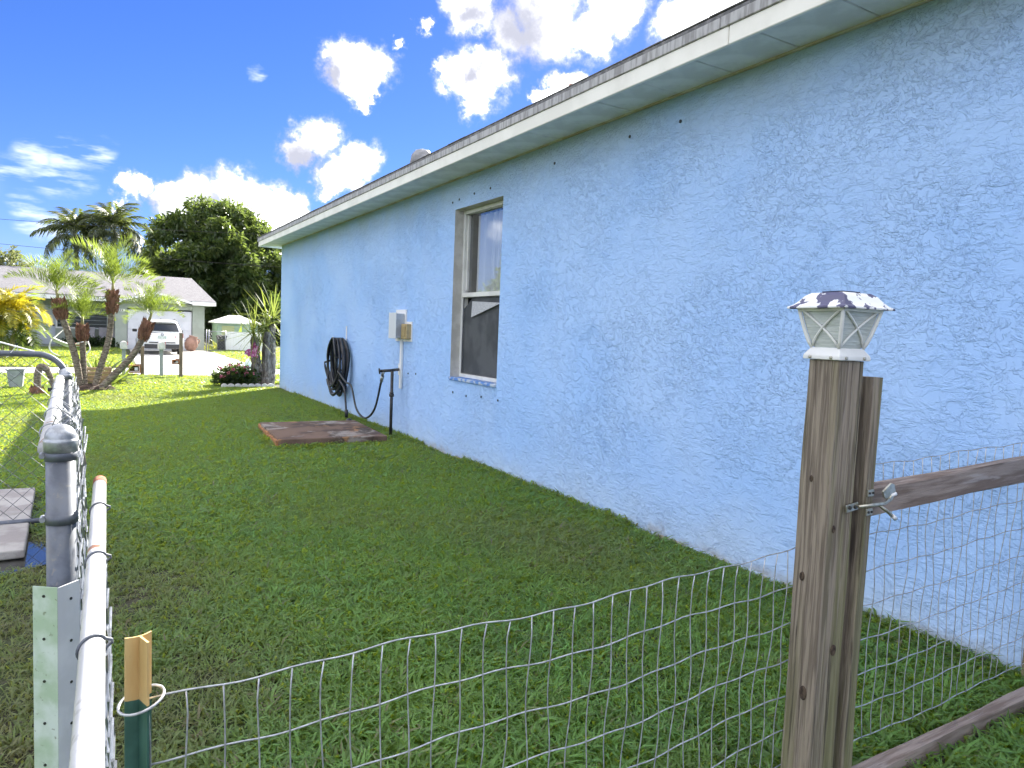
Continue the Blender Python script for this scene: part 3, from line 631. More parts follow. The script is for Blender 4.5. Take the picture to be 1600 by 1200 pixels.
# puddle and slab beyond the gate
b = MB(); cx, cy = -.62, 4.12
b.quad(*[(cx+.52*math.cos(a)*(1+.13*math.sin(3*a+1)+.06*math.sin(7*a)), cy+.34*math.sin(a)*(1+.12*math.sin(4*a)+.05*math.sin(9*a)), .007) for a in np.linspace(0, 2*math.pi, 48, endpoint=False)])
pm = bpy.data.materials.new('puddle_water'); pm.use_nodes = True; q = pm.node_tree.nodes['Principled BSDF']; q.inputs['Base Color'].default_value = (.03, .03, .025, 1); q.inputs['Roughness'].default_value = .02; q.inputs['IOR'].default_value = 1.6; q.inputs['Specular IOR Level'].default_value = 1.
struct(b.build('puddle_water', pm))
b = MB(); b.prism([(-1.25, 4.02, .012), (-.30, 4.06, .012), (-.345, 5.52, .012), (-1.25, 5.6, .012)], (0, 0, .045)); o = b.build('stepping_slab', M_CONC2, None, bevel=.008); tag(o, 'pale concrete slab lying under the chain-link gate by the puddle', 'paving slab')

# ------------------------------------------------------------------ vegetation helpers
M_MANGO = mat('mango_leaf', (.070, .115, .034), .34, (.115, .14, .045), .9, 3, .45, .6, trans=(.20, .27, .05), island=(.04, .075, .025))
M_DARKL = mat('dark_leaf', (.028, .055, .018), .5, (.05, .08, .022), .5, 3, trans=(.10, .16, .02), island=(.016, .035, .012))
M_QPALM = mat('queen_palm_leaf', (.045, .065, .030), .5, (.08, .10, .04), .8, 3, trans=(.16, .20, .04), island=(.03, .045, .025))
M_PYG = mat('pygmy_palm_leaf', (.11, .15, .020), .45, (.16, .19, .03), 2., 3, trans=(.28, .37, .05), island=(.07, .11, .015))
M_YEL = mat('yellow_palm_leaf', (.32, .27, .015), .5, (.14, .17, .02), .9, 3, .42, .6, trans=(.75, .62, .03), island=(.22, .22, .02))
M_DRAC = mat('dracaena_leaf', (.075, .12, .03), .45, (.20, .20, .045), 5, 3, trans=(.28, .34, .06))
M_BARK = mat('grey_bark', (.24, .20, .16), .95, (.10, .08, .065), 7, 7, bump=1., bscale=14, bdist=.04, stretch=(3, 3, .8))
M_PTRUNK = mat('ringed_palm_trunk', (.30, .25, .19), .95, (.14, .105, .08), 26, 5, .4, .6, bump=1., bscale=30, bdist=.02, stretch=(.7, .7, 2.2))
M_HUSK = mat('red_brown_husk', (.20, .085, .05), .95, (.10, .045, .03), 30, island=(.30, .16, .10))
M_STEM = mat('palm_stem', (.28, .25, .09), .6, (.20, .20, .06), 8)

def leaf_cloud(C, Nn, n_leaf, ln, wd, droop=.3, seed=0):
    """clusters at C with outward directions Nn; n_leaf bent leaves radiate from each"""
    r = np.random.default_rng(seed); k = len(C)
    C = np.repeat(C, n_leaf, 0); Nn = np.repeat(Nn, n_leaf, 0); m = len(C)
    d = r.normal(size=(m, 3))*.75+Nn*.8; d[:, 2] -= droop*r.random(m); d /= np.linalg.norm(d, axis=1)[:, None]
    s = np.cross(d, r.normal(size=(m, 3))); s /= np.linalg.norm(s, axis=1)[:, None]
    l = ln*(.65+.7*r.random(m))[:, None]; w_ = wd*(.7+.6*r.random(m))[:, None]
    C = C+r.normal(size=(m, 3))*ln*.25
    V = np.stack([C, C+d*l*.5+s*w_*.5, C+d*l+np.array([0, 0, -1.])*l*.18, C+d*l*.5-s*w_*.5], 1).reshape(-1, 3)
    return V, np.arange(m*4).reshape(-1, 4)
def lobes_points(lobes, n, seed, inner=.72):
    r = np.random.default_rng(seed); A = np.array([l[3]*l[4] if len(l) > 4 else l[3]**2 for l in lobes]); A = A/A.sum(); C = []; Nn = []
    for l, a in zip(lobes, A):
        k = int(n*a)+1; u = r.normal(size=(k, 3)); u /= np.linalg.norm(u, axis=1)[:, None]
        rad = l[3]*(inner+(1.03-inner)*r.random(k)**.6); zf = l[4] if len(l) > 4 else 1.
        C.append(np.array(l[:3])+u*rad[:, None]*np.array([1, 1, zf])); Nn.append(u)
    return np.concatenate(C), np.concatenate(Nn)
def broad_tree(name, label, base, lobes, n, nl, ln, wd, leafm, trunk_r, forks, seed, cat='tree', group=None, clumps=0, csc=1.):
    t = thing(name, label, cat, base, 0, group); B = Vector(base)
    if clumps:
        c0, n0 = lobes_points(lobes, clumps, seed+9, .80); rs = np.random.default_rng(seed).uniform(.45, .85, len(c0))
        lobes = [(c[0], c[1], c[2], r_*csc, .75) for c, r_ in zip(c0, rs)]
    C, Nn = lobes_points(lobes, n, seed, .55); V, F = leaf_cloud(C-np.array(base), Nn, nl, ln, wd, seed=seed+1)
    link('crown', npmesh('crown', V, F, leafm), t)
    b = MB()
    for pts, r0, r1 in forks:
        P = bez([Vector(p)-B for p in pts], 6); b.tube(P, list(np.linspace(r0, r1, len(P))), 9)
    b.build('trunk', M_BARK, t, smooth=True); return t
def frond_mesh(name, m, ln, arch, leaf, n, wid, vee=.5, seed=0, taper=.55, droop=.25):
    """feather frond along +X rising then arching; leaflets in a V"""
    r = np.random.default_rng(seed); t = np.linspace(0, 1, 22)
    ang = arch[0]+(arch[1]-arch[0])*t**1.2; dx = np.cos(ang)*ln/21; dz = np.sin(ang)*ln/21
    P = np.stack([np.cumsum(dx)-dx[0], np.zeros(22), np.cumsum(dz)-dz[0]], 1)
    V = []; F = []
    for i in range(21):                                  # midrib as a thin folded strip
        wv_ = wid*1.3*(1-t[i]*.8); o = len(V)
        V += [P[i]+(0, wv_, 0), P[i]-(0, wv_, 0), P[i+1]-(0, wv_*.9, 0), P[i+1]+(0, wv_*.9, 0)]; F.append((o, o+1, o+2, o+3))
    for s in (-1, 1):
        for k in range(n):
            u = .14+.86*(k+.5*r.random())/n; i = min(int(u*21), 20); f_ = u*21-i; p = P[i]*(1-f_)+P[i+1]*f_; T = P[i+1]-P[i]; T /= np.linalg.norm(T)
            L_ = leaf*(math.sin(math.pi*min(1, .12+u*.86))**taper)*(.85+.3*r.random())
            up = np.array([-T[2], 0, T[0]]); d = T*.55+np.array([0, s, 0])*.8+up*(vee*(.5+.8*r.random())); d /= np.linalg.norm(d)
            e = p+d*L_+np.array([0, 0, -droop*L_*(.5+r.random())]); md = p+d*L_*.5; q = T*wid*2.2
            o = len(V); V += [p-q*.5, md-q*.6, e, md+q*.6]; F.append((o, o+1, o+2, o+3))
    return npmesh(name, np.array(V), np.array(F), m)
def crown_of(root, at, meshes, n, e0, e1, scale=1., seed=0, name='frond'):
    rr = random.Random(seed)
    for k in range(n):
        az = k*2.39996+rr.uniform(-.25, .25); el = e0+(e1-e0)*((k+.5)/n)
        link(name, meshes[k % len(meshes)], root, at, (0, -el, az), scale*rr.uniform(.85, 1.12))

# ------------------------------------------------------------------ trees far away
def far_(L_, q=1.24):
    return [tuple([p[0]*q, p[1]*q, (1.2+(p[2]-1.2)*q) if p[2] > .3 else p[2]]+([p[3]*q] if len(p) > 3 else [])+list(p[4:])) for p in L_]
broad_tree('mango_tree', 'big round dense green tree behind the grey-roofed house', tuple(far_([(7.0, 50, .42)])[0][:2])+(-.42,),
  far_([(6.6, 50, 5.6, 3.0, .95), (4.6, 49.4, 4.7, 2.0), (8.8, 49.6, 5.2, 2.2), (6.4, 49, 7.1, 1.75), (8.2, 50, 6.6, 1.7), (4.9, 49.5, 6.2, 1.6), (10.2, 50, 4.3, 1.9), (6.9, 48.2, 4.6, 2.2), (4.2, 49.5, 3.2, 1.6), (8.3, 48.5, 3.2, 1.9), (10.6, 50, 2.8, 1.7), (6.6, 51, 2.6, 2.1), (9.4, 51, 1.9, 1.6)]),
  10500, 8, .46, .16, M_MANGO, .3,
  [(far_(p_), a_*1.24, b_*1.24) for p_, a_, b_ in [([(7.0, 50, -.5), (7.0, 50, 1.2), (6.6, 49.8, 3.6), (6.3, 49.7, 6)], .34, .08), ([(7.0, 50, .6), (8.2, 49.5, 1.9), (9.4, 49.6, 3.8)], .20, .05), ([(7.0, 50, .4), (5.8, 49.5, 1.6), (4.8, 49.4, 3.6)], .19, .05), ([(7.0, 50, 1.0), (7.9, 48.9, 2.2), (8.2, 48.3, 4.2)], .12, .04)]], 21, clumps=260, csc=1.24)
qf = [frond_mesh('queen_frond%d' % k, M_QPALM, 2.7, (R(25), R(-75+12*k)), .75, 34, .035, .15, k, droop=.75) for k in range(3)]
for i, (x, y, z, lb, sd) in enumerate([(-1.1, 55, 6.5, 'left of two tall feathery palms behind the grey roof', 3), (1.1, 54, 6.9, 'right of two tall feathery palms behind the grey roof', 8)]):
    t = thing('tall_palm', lb, 'palm tree', (x, y, -.42), 0, 'tall palms behind the far house')
    b = MB(); b.tube(bez([(0, 0, -.1), (.1, 0, 3), (0, 0, z+.42)], 8), [.16]*9+[.12]*8, 10); b.build('trunk', M_BARK, t, smooth=True)
    crown_of(t, (0, 0, z+.42), qf, 30, R(80), R(-45), .9, sd)
broad_tree('hedge_tree', 'pale grey-green bushy tree at far left edge behind the roof', (-6.2, 60, -.42), [(-6.0, 60, 3.4, 2.4), (-4.6, 60, 3.0, 1.6), (-8, 60, 3.6, 2.4), (-6.2, 60, 1.6, 2.2)], 1800, 8, .34, .12, mat('pale_leaf', (.12, .14, .07), .5, (.18, .19, .10), .6, trans=(.22, .25, .08), island=(.06, .08, .04)), .2, [([(-6.2, 60, -.5), (-6.2, 60, 3)], .2, .06)], 31)
for i, (x, y, zt__, lb, sd) in enumerate([(-.5, 52, 3.4, 'dark bushy tree filling the gap below the tall palms', 41), (3.4, 53, 2.8, 'dark bushy tree low behind the garage roof', 43), (11.5, 56, 3.4, 'dark bushy tree behind the pale green shed', 44)]):
    broad_tree('bushy_tree', lb, (x, y, -.42), [(x, y, zt__-1.6, 1.7), (x+1.5, y, zt__-2.1, 1.5), (x-1.5, y, zt__-2.0, 1.5), (x+.2, y-.6, zt__-2.6, 1.6)], 1300, 8, .36, .13, M_DARKL, .2, [([(x, y, -.5), (x, y, zt__-2)], .16, .06)], sd, group='dark trees behind the far house')
broad_tree('side_tree', 'leafy tree seen only as a reflection in the upper window pane', (-13.6, 31, -.42), [(-13.8, 31, 4.3, 1.9), (-12.4, 31, 3.0, 1.3), (-15, 31, 4.2, 2.0), (-13.6, 30, 5.6, 1.2)], 2200, 7, .42, .15, M_MANGO, .3, [([(-13.6, 31, -.5), (-13.5, 31, 2), (-13.7, 31, 4)], .28, .08)], 51)

# ------------------------------------------------------------------ pygmy palms
py = [frond_mesh('pygmy_frond%d' % k, M_PYG, .95, (R(8), R(-40-16*k)), .36, 30, .0075, .7, 60+k, droop=.12) for k in range(3)]
def husk(b, c, ax, r, h, n, seed):
    rr = random.Random(seed); ax = Vector(ax).normalized(); u = ax.orthogonal().normalized(); w_ = ax.cross(u); c = Vector(c)
    prof = [(-.5, .55), (-.35, .85), (-.1, 1.), (.2, .95), (.4, .75), (.5, .5)]
    pts = [c+ax*h*q[0] for q in prof]; b.tube(pts, [r*.8*q[1] for q in prof], 10)
    for k in range(n):
        t = rr.uniform(-.5, .5); a = rr.uniform(0, 6.28); rad = r*(1-.9*t*t)*.8; p = c+ax*h*t+(u*math.cos(a)+w_*math.sin(a))*rad
        dn = (u*math.cos(a)+w_*math.sin(a)); e = p+(dn*.7+ax*.7)*rr.uniform(.04, .075); sd = ax.cross(dn)*.016
        b.add([p-sd, p+sd, e, p+dn*.012-ax*.03], [(0, 1, 2), (1, 3, 2), (3, 0, 2)])
pc = thing('palm_clump', 'clump of pygmy date palms with curved ringed trunks on the front lawn', 'palm tree', (-.12, 14.5, 0)); B0 = Vector((-.12, 14.5, 0)); pc.location = (-.115, 13.05, 0); pc.scale = (.92, .92, 1.09)
TR = [([(-.22, 14.5, -.1), (-.26, 14.5, .35), (-.38, 14.5, .80), (-.50, 14.5, 1.12)], (-.51, 14.5, 1.20), (-.2, 0, 1), .105, .30, .052),
      ([(-.16, 14.55, -.1), (-.17, 14.6, .3), (-.19, 14.6, .72)], (-.19, 14.6, .86), (0, 0, 1), .095, .24, .048),
      ([(-.05, 14.5, -.1), (.06, 14.5, .30), (.20, 14.5, .75), (.25, 14.5, 1.15)], (.26, 14.5, 1.33), (.05, 0, 1), .105, .34, .05),
      ([(-.02, 14.4, -.05), (.25, 14.4, .22), (.55, 14.4, .52), (.73, 14.4, .80)], (.775, 14.4, .93), (.38, 0, 1), .10, .31, .05)]
for k, (pth, hc, ax, hr, hh, tr_) in enumerate(TR):
    P = bez([Vector(p)-B0 for p in pth], 14); b = MB(); b.tube(P, [tr_*(1.12-.2*i/len(P))*(1+.07*(i % 2)) for i in range(len(P))], 12); b.build('trunk', M_PTRUNK, pc, smooth=False)
    b = MB(); husk(b, Vector(hc)-B0, ax, hr, hh, 150, k); b.build('husk', M_HUSK, pc)
    axv = Vector(ax).normalized(); top = Vector(hc)-B0+axv*hh*.5
    b = MB(); b.tube([top-axv*.05, top+axv*.12], [.028, .018], 8); b.build('crown_shaft', M_STEM, pc, smooth=True)
    crown_of(pc, top+axv*.08, py, 15, R(84), R(14), (.76, .60, .84, .66)[k], 70+k)
b = MB(); b.lathe([(.46, -.12), (.40, .02), (.28, .08), (.1, .11)], 18, (.08, .1, 0)); b.build('mulch_mound', mat('dark_mulch', (.05, .032, .022), .95, (.10, .06, .04), 18, bump=1., bscale=40, bdist=.04), pc)
bp_ = thing('bent_palm', 'bent palm trunk arching over to the ground left of the palm clump', 'palm trunk', (-.585, 12.5, 0))
b = MB(); P = bez([(.10, 0, -.05), (.03, 0, .18), (-.04, 0, .38), (-.12, .0, .42), (-.155, 0, .30), (-.16, 0, .12)], 10); b.tube(P, [.038]*20+[.05]*(len(P)-20), 10); b.build('trunk', M_PTRUNK, bp_)
b = MB(); husk(b, (-.165, 0, .02), (0, 0, -1), .095, .24, 90, 9); b.build('husk', M_HUSK, bp_)

def spiky(name, label, loc, n, ln, wd, m, spread, seed, cat='plant', stem=None, leafname='leaf', up=.6):
    t = thing(name, label, cat, loc); rr = random.Random(seed); meshes = []
    for k in range(3):
        b = MB(); segs = 5
        for i in range(segs):
            a, c = i/segs, (i+1)/segs; wa = wd*(1-a)**.6*(.6+.4*min(1, a*4)); wc = wd*(1-c)**.6
            za, zc = (-.10-.16*k)*a*a*ln*1.6, (-.10-.16*k)*c*c*ln*1.6
            b.quad((a*ln, -wa/2, za), (a*ln, wa/2, za), (c*ln, wc/2, zc), (c*ln, -wc/2, zc))
        meshes.append(b.mesh('blade', m))
    for k in range(n):
        el = R(85)-R(95)*(1-up)*rr.random()-.3*rr.random()
        link(leafname, meshes[k % 3], t, (rr.uniform(-spread, spread), rr.uniform(-spread, spread), rr.uniform(0, spread*.5)), (rr.uniform(-.4, .4), -el, rr.uniform(0, 6.28)), rr.uniform(.65, 1.15))
    return t
spiky('lawn_shrub', 'spiky green shrub behind the palm clump trunks', (.10, 14.2, .0), 70, .62, .075, mat('shrub_leaf', (.06, .10, .02), .5, (.10, .14, .03), 4, trans=(.25, .32, .05)), .16, 81, up=.35)
spiky('fern_bush', 'low feathery green bush right of the palm clump', (.33, 14.7, 0), 44, .5, .05, MATS['shrub_leaf'], .14, 82, up=.1)
cr_ = thing('wooden_crate', 'pale slatted wooden crate at the foot of the palm clump', 'crate', (.045, 13.35, .07), R(4))
M_PINE = mat('pale_pine', (.42, .33, .20), .85, (.30, .22, .13), 12, stretch=(1, 6, 6))
for k in range(4):
    b = MB(); b.box((0, -.09, .08+k*.065), (.36, .014, .045)); b.build('slat', M_PINE, cr_, bevel=.003)
    b = MB(); b.box((0, .09, .08+k*.065), (.36, .014, .045)); b.build('slat', M_PINE, cr_, bevel=.003)
for xx in (-.165, .165):
    b = MB(); b.box((xx, 0, .16), (.025, .17, .30)); b.build('corner_board', M_PINE, cr_, bevel=.003)
for k, (xx, yy, lb) in enumerate([(.09, 12.86, 'short cut log with pale end below the crate'), (.22, 12.92, 'short cut log right of the other log by the crate')]):
    t = thing('cut_log', lb, 'log', (xx, yy, .045), R(8), 'cut logs by the palm clump')
    b = MB(); b.tube([(0, 0, 0), (0, .22, 0)], .05, 12); b.build('bark', M_BARK, t, smooth=True)
    b = MB(); b.tube([(0, -.004, 0), (0, -.0005, 0)], .044, 12); b.build('cut_end', M_PINE, t)

# yellow areca at the far left
yf = [frond_mesh('yellow_frond%d' % k, M_YEL, 1.7, (R(10), R(-80-14*k)), .5, 22, .03, .35, 90+k, droop=.25) for k in range(3)]
yg = [frond_mesh('green_frond%d' % k, M_PYG, 1.7, (R(10), R(-80-14*k)), .5, 22, .03, .35, 95+k, droop=.25) for k in range(2)]
t = thing('yellow_palm', 'bushy golden-yellow areca palm at left edge beside the front door', 'palm', (-2.85, 31, gz(31)))
for k in range(10):
    a = k*2.4; b = MB(); b.tube(bez([(.25*math.cos(a), .25*math.sin(a), 0), (.33*math.cos(a), .33*math.sin(a), .7), (.5*math.cos(a), .5*math.sin(a), 1.0+.75*(k % 3)/2)], 5), .025, 6); b.build('cane', M_STEM, t, smooth=True)
    crown_of(t, (.5*math.cos(a), .5*math.sin(a), 1.0+.75*(k % 3)/2), (yf if k % 3 else yg), 11, R(86), R(0), .72, 100+k)

# ------------------------------------------------------------------ planting at the house corner
dr = spiky('corner_dracaena', 'tall dracaena with rough grey trunks at the blue house corner', (2.72, 13.75, 0), 0, .8, .035, M_DRAC, .1, 1, 'plant')
b = MB(); rr = random.Random(5)
for (pts, r0, r1) in [([(.05, 0, -.1), (.07, 0, .4), (.06, 0, 1.05)], .115, .075), ([(-.10, .03, -.1), (-.12, .02, .4), (-.16, 0, .95)], .10, .06), ([(.15, .03, -.1), (.17, 0, .5), (.16, 0, 1.2)], .085, .055), ([(-.02, -.02, .3), (-.12, -.05, .6), (-.20, -.06, .85)], .05, .04)]:
    P = bez(pts, 10); b = MB(); b.tube(P, [r0+(r1-r0)*i/len(P)+rr.uniform(-.012, .012) for i in range(len(P))], 11); b.build('trunk', M_BARK, dr)
bl = []
for k in range(3):
    b = MB(); ln, wd = .78, .034
    for i in range(6):
        a, c = i/6, (i+1)/6; wa = wd*(1-a)**.5; wc = wd*max(0, 1-c)**.5; q = (.02, .22, .5)[k]
        b.quad((a*ln, -wa/2, -q*a*a*ln), (a*ln, wa/2, -q*a*a*ln), (c*ln, wc/2, -q*c*c*ln), (c*ln, -wc/2, -q*c*c*ln))
    bl.append(b.mesh('leaf', M_DRAC))
for (hx, hy, hz, n, sc) in [(.06, 0, 1.12, 44, 1.0), (-.17, 0, 1.0, 38, .9), (.17, 0, 1.28, 40, 1.0), (-.05, .02, .8, 16, .7)]:
    for k in range(n):
        link('leaf', bl[k % 3], dr, (hx, hy, hz+rr.uniform(-.08, .10)), (rr.uniform(-.3, .3), -(R(84)-R(125)*(k/n)), k*2.4+rr.uniform(-.3, .3)), sc*rr.uniform(.75, 1.1))
M_PETAL = mat('pink_petal', (.55, .07, .16), .6, (.62, .25, .30), 30, island=(.50, .12, .16))
rb = thing('rose_bush', 'low flower bush with pink and red blooms inside the scalloped edging', 'flower bush', (2.28, 13.75, 0))
C, Nn = lobes_points([(-.05, 0, .20, .23), (.18, 0, .18, .2), (-.26, 0, .16, .17), (.05, 0, .1, .25)], 520, 61, .4); V, F = leaf_cloud(C, Nn, 6, .07, .035, seed=62); link('foliage', npmesh('foliage', V, F, M_DARKL), rb)
for k in range(26):
    rr2 = random.Random(200+k); p = Vector((rr2.uniform(-.36, .26), rr2.uniform(-.22, .02), rr2.uniform(.2, .44))); b = MB()
    for j in range(9):
        d = Vector((rr2.gauss(0, 1), rr2.gauss(0, 1)-.5, rr2.gauss(0, 1)+.3)).normalized(); s_ = d.orthogonal().normalized()
        b.quad(p, p+d*.022+s_*.016, p+d*.038, p+d*.022-s_*.016)
    b.build('bloom', M_PETAL, rb)
M_SCAL = mat('white_scallop_block', (.72, .69, .64), .9, (.60, .55, .50), 12, bump=.4, bscale=40)
me = None
for k in range(4):
    if me is None:
        b = MB(); n = 10; w_ = .225; poly = [(-w_/2, 0, -.06)]
        for lob in (-.25, .25): poly += [(w_*lob-w_*.25*math.cos(a), 0, .045+.042*math.sin(a)) for a in np.linspace(0, math.pi, n)]
        poly.append((w_/2, 0, -.06)); b.prism(poly, (0, .055, 0)); me = b.mesh('edging_block', M_SCAL, bevel=.006)
    o = link('edging_block', me, None, (2.06+.232*k, 13.43+random.uniform(-.008, .008), .002), (0, 0, R(random.uniform(-3, 3))))
    tag(o, ['leftmost', 'second from left', 'third from left', 'rightmost'][k]+' white scalloped edging block in front of the flower bush', 'edging block', 'scalloped edging blocks')
of = thing('pink_ornament', 'magenta and white petal-shaped garden ornament hanging on the dracaena trunk', 'garden ornament', (2.50, 13.62, .70))
rr2 = random.Random(77); M_MAG = mat('magenta_foil', (.36, .05, .15), .4, (.66, .38, .46), 22, 5, .5, .58)
for k in range(7):
    a = -2.6+k*.62; b = MB(); L_ = .13+.05*rr2.random(); P = []
    d = Vector((math.cos(a)*.9-.25, -.2, math.sin(a)*.8-.1)).normalized(); s_ = d.cross(Vector((0, 1, 0))).normalized()
    for i in range(5):
        u0 = i/5; u1 = (i+1)/5; w0 = .05*math.sin(math.pi*min(.97, u0*.85+.12)); w1 = .05*math.sin(math.pi*min(.97, u1*.85+.12)); y0 = -.03*u0*u0; y1 = -.03*u1*u1
        b.quad(d*L_*u0+s_*w0+Vector((0, y0, 0)), d*L_*u0-s_*w0+Vector((0, y0, 0)), d*L_*u1-s_*w1+Vector((0, y1, 0)), d*L_*u1+s_*w1+Vector((0, y1, 0)))
    b.build('petal', M_MAG, of)
b = MB(); b.tube(bez([(-.02, 0, 0), (.08, .02, .04), (.16, .05, -.06)], 5), .008, 6); b.build('stem', M_BLKP, of)
lw = thing('white_lawn_lantern', 'small white and black lantern standing behind the dracaena trunks', 'lantern', (2.66, 14.9, 0))
b = MB(); b.box((0, 0, .13), (.05, .05, .26)); b.build('stake', M_BLKP, lw)
b = MB(); b.lathe([(.05, .26), (.09, .28), (.075, .40), (.03, .47)], 4); b.build('shade', M_PVC, lw)

# ------------------------------------------------------------------ house across the road
M_SAGE = mat('sage_wall_paint', (.38, .42, .36), .85, (.34, .38, .32), 3, bump=.2, bscale=40)
M_FROOF = mat('far_roof_shingle', (.165, .16, .17), .95, (.115, .11, .12), 5.5, 4, .38, .62, stretch=(1, 3, 3), bump=.6, bscale=9, bdist=.05)
M_GAR = mat('garage_door_white', (.70, .71, .74), .5, (.64, .65, .68), 2)
zg = -.425
fh = thing('far_house', 'single-storey sage house with grey shingle roof across the road', 'house', (1.0, 43, zg)); FB = Vector((1.0, 43, zg))
def fp(b, name, m, parent=None, **k):
    o = b.build(name, m, parent or fh, **k)
    if parent is None: o.matrix_parent_inverse = Matrix.Translation(-FB)
    return o
GY = 41.5
b = MB(); b.box((4.82, GY+2.5, .85), (.60, 5, 2.55)); b.box((1.14, GY+2.5, .85), (.54, 5, 2.55)); b.box((2.96, GY+.1, 1.93), (3.10, .2, .38)); b.box((2.96, GY+1.2, .9), (3.10, .1, 2.6)); fp(b, 'garage_wall', M_SAGE)
b = MB(); b.box((-3.4, 43.3, .85), (8.53, .2, 2.55)); fp(b, 'front_wall', M_SAGE)
gd = MB(); gd.box((2.96, GY+.12, .62), (3.06, .05, 2.09)); gdo = fp(gd, 'garage_door', M_GAR)
for k in range(4):
    b = MB(); b.box((2.96, GY+.085, -.16+k*.522), (3.04, .03, .495)); o = b.build('garage_panel', M_GAR, gdo, bevel=.012)
# roof: front slope from ridge to eave, gabled brow over the garage
b = MB(); RZ, EZ = 3.66, 2.12
b.prism([(-14, 40.9, EZ), (5.62, 40.9, EZ), (5.05, 47, RZ), (-14, 47, RZ)], (0, 0, .12)); b.prism([(-14, 53, EZ), (5.62, 53, EZ), (5.05, 47.001, RZ), (-14, 47.001, RZ)], (0, 0, .12))
rf = fp(b, 'roof', M_FROOF)
b = MB(); b.box((-6.35, 40.88, 2.10), (15.0, .04, .20)); b.box((5.03, 40.88, 2.12), (1.18, .04, .2)); fp(b, 'fascia_board', M_PVC)
b = MB(); b.prism([(1.1, 40.84, 2.18), (2.75, 40.84, 2.62), (4.45, 40.84, 2.18), (4.45, 40.84, 2.06), (2.75, 40.84, 2.50), (1.1, 40.84, 2.06)], (0, .05, 0)); fp(b, 'gable_trim', M_PVC)
b = MB(); b.prism([(1.1, 40.9, 2.19), (2.75, 40.9, 2.63), (4.45, 40.9, 2.19)], (0, 3.2, 0)); fp(b, 'gable_roof', M_FROOF)
b = MB(); b.prism([(1.25, 40.895, 2.06), (2.75, 40.895, 2.48), (4.3, 40.895, 2.06)], (0, .004, 0)); fp(b, 'gable_face', M_SAGE)
b = MB(); b.quad((-14, 40.95, 2.02), (5.55, 40.95, 2.02), (5.55, 43.3, 2.02), (-14, 43.3, 2.02)); fp(b, 'porch_ceiling', M_SAGE)
dr_ = MB(); dr_.box((-2.18, 43.17, .70), (.80, .05, 2.0)); do = fp(dr_, 'front_door', mat('grey_blue_door', (.50, .54, .60), .5, (.46, .50, .56), 3), bevel=.01)
for (dx, dzz, hh) in [(-.19, .95, .75), (.19, .95, .75), (-.19, .12, .6), (.19, .12, .6)]:
    b = MB(); b.box((-2.18+dx, 43.14, dzz), (.27, .012, hh)); b.build('door_panel', MATS['grey_blue_door'], do, bevel=.005)
b = MB(); b.lathe([(.03, 0), (.045, .03), (.02, .06)], 10, (0, 0, 0)); o = b.build('handle', M_BLKP, do); o.location = (-1.84, 43.14, .68); o.rotation_euler = (math.pi/2, 0, 0)
wn = MB(); wn.box((-.58, 43.19, 1.0), (2.26, .03, .78)); wo_ = fp(wn, 'window', mat('far_window_glass', (.03, .04, .055), .15))
b = MB()
for c, d in [((-.58, 43.165, 1.42), (2.38, .05, .08)), ((-.58, 43.165, .58), (2.38, .05, .08)), ((-1.73, 43.165, 1.0), (.08, .05, .76)), ((.57, 43.165, 1.0), (.08, .05, .76)), ((-.58, 43.165, 1.0), (.06, .05, .76))]: b.box(c, d)
b.build('frame', M_PVC, wo_)
for k in range(3):
    b = MB(); b.box((-.58, 43.168, .80+k*.2), (2.2, .015, .02)); b.build('louvre', M_BOXG, wo_)
b = MB(); b.box((1.14, 41.485, 1.60), (.36, .02, .12)); npl = fp(b, 'number_plate', M_PVC)
for k in range(3):
    b = MB(); b.box((1.04+k*.085, 41.473, 1.60), (.05, .006, .065)); b.build('digit', M_BLKP, npl)
for k, (x, lb) in enumerate([(-.42, 'left grey cushioned chair on the far porch'), (.55, 'right grey cushioned chair on the far porch')]):
    t = thing('porch_chair', lb, 'chair', (x, 42.3, zg), 0, 'porch chairs'); cm = MATS.get('grey_cushion') or mat('grey_cushion', (.36, .34, .36), .9, (.30, .29, .31), 5)
    b = MB(); b.box((0, 0, .42), (.80, .6, .14)); b.build('seat', cm, t, bevel=.03)
    b = MB(); b.box((0, .27, .78), (.80, .14, .6)); b.build('backrest', cm, t, bevel=.03)
    for xx in (-.42, .42):
        b = MB(); b.box((xx, 0, .55), (.05, .6, .06)); b.build('armrest', M_BLKP, t)
        for yy in (-.27, .27): b = MB(); b.box((xx, yy, .26), (.045, .045, .52)); b.build('leg', M_BLKP, t)
hm = thing('hammock', 'white hammock on a frame in front of the far porch', 'hammock', (-.85, 32, gz(32)), 0)
b = MB(); P = bez([(-.55, 0, .72), (0, 0, .50), (.55, 0, .62)], 8)
for p, q in zip(P[:-1], P[1:]): b.quad((p.x, -.3, p.z+.05), (q.x, -.3, q.z+.05), (q.x, .0, q.z-.1), (p.x, 0, p.z-.1)); b.quad((p.x, 0, p.z-.1), (q.x, 0, q.z-.1), (q.x, .3, q.z+.05), (p.x, .3, p.z+.05))
b.build('bed', M_PVC, hm)
b = MB(); b.box((.25, 0, .52), (.5, .35, .10)); b.build('pillow', mat('rust_cushion', (.36, .17, .10), .9), hm, bevel=.03)
b = MB(); b.tube([(-.55, -.02, .72), (-.05, -.02, 1.25)], .018, 6); b.build('rope', M_PVC, hm)
b = MB(); b.tube(bez([(-.6, 0, .7), (-.65, 0, .3), (-.3, 0, .05), (.3, 0, .05), (.65, 0, .3), (.6, 0, .66)], 6), .025, 7); b.build('stand', M_PVC, hm)
for yy in (-.4, .4): b = MB(); b.box((0, yy, .03), (.06, .4, .05)); b.build('foot', M_PVC, hm)

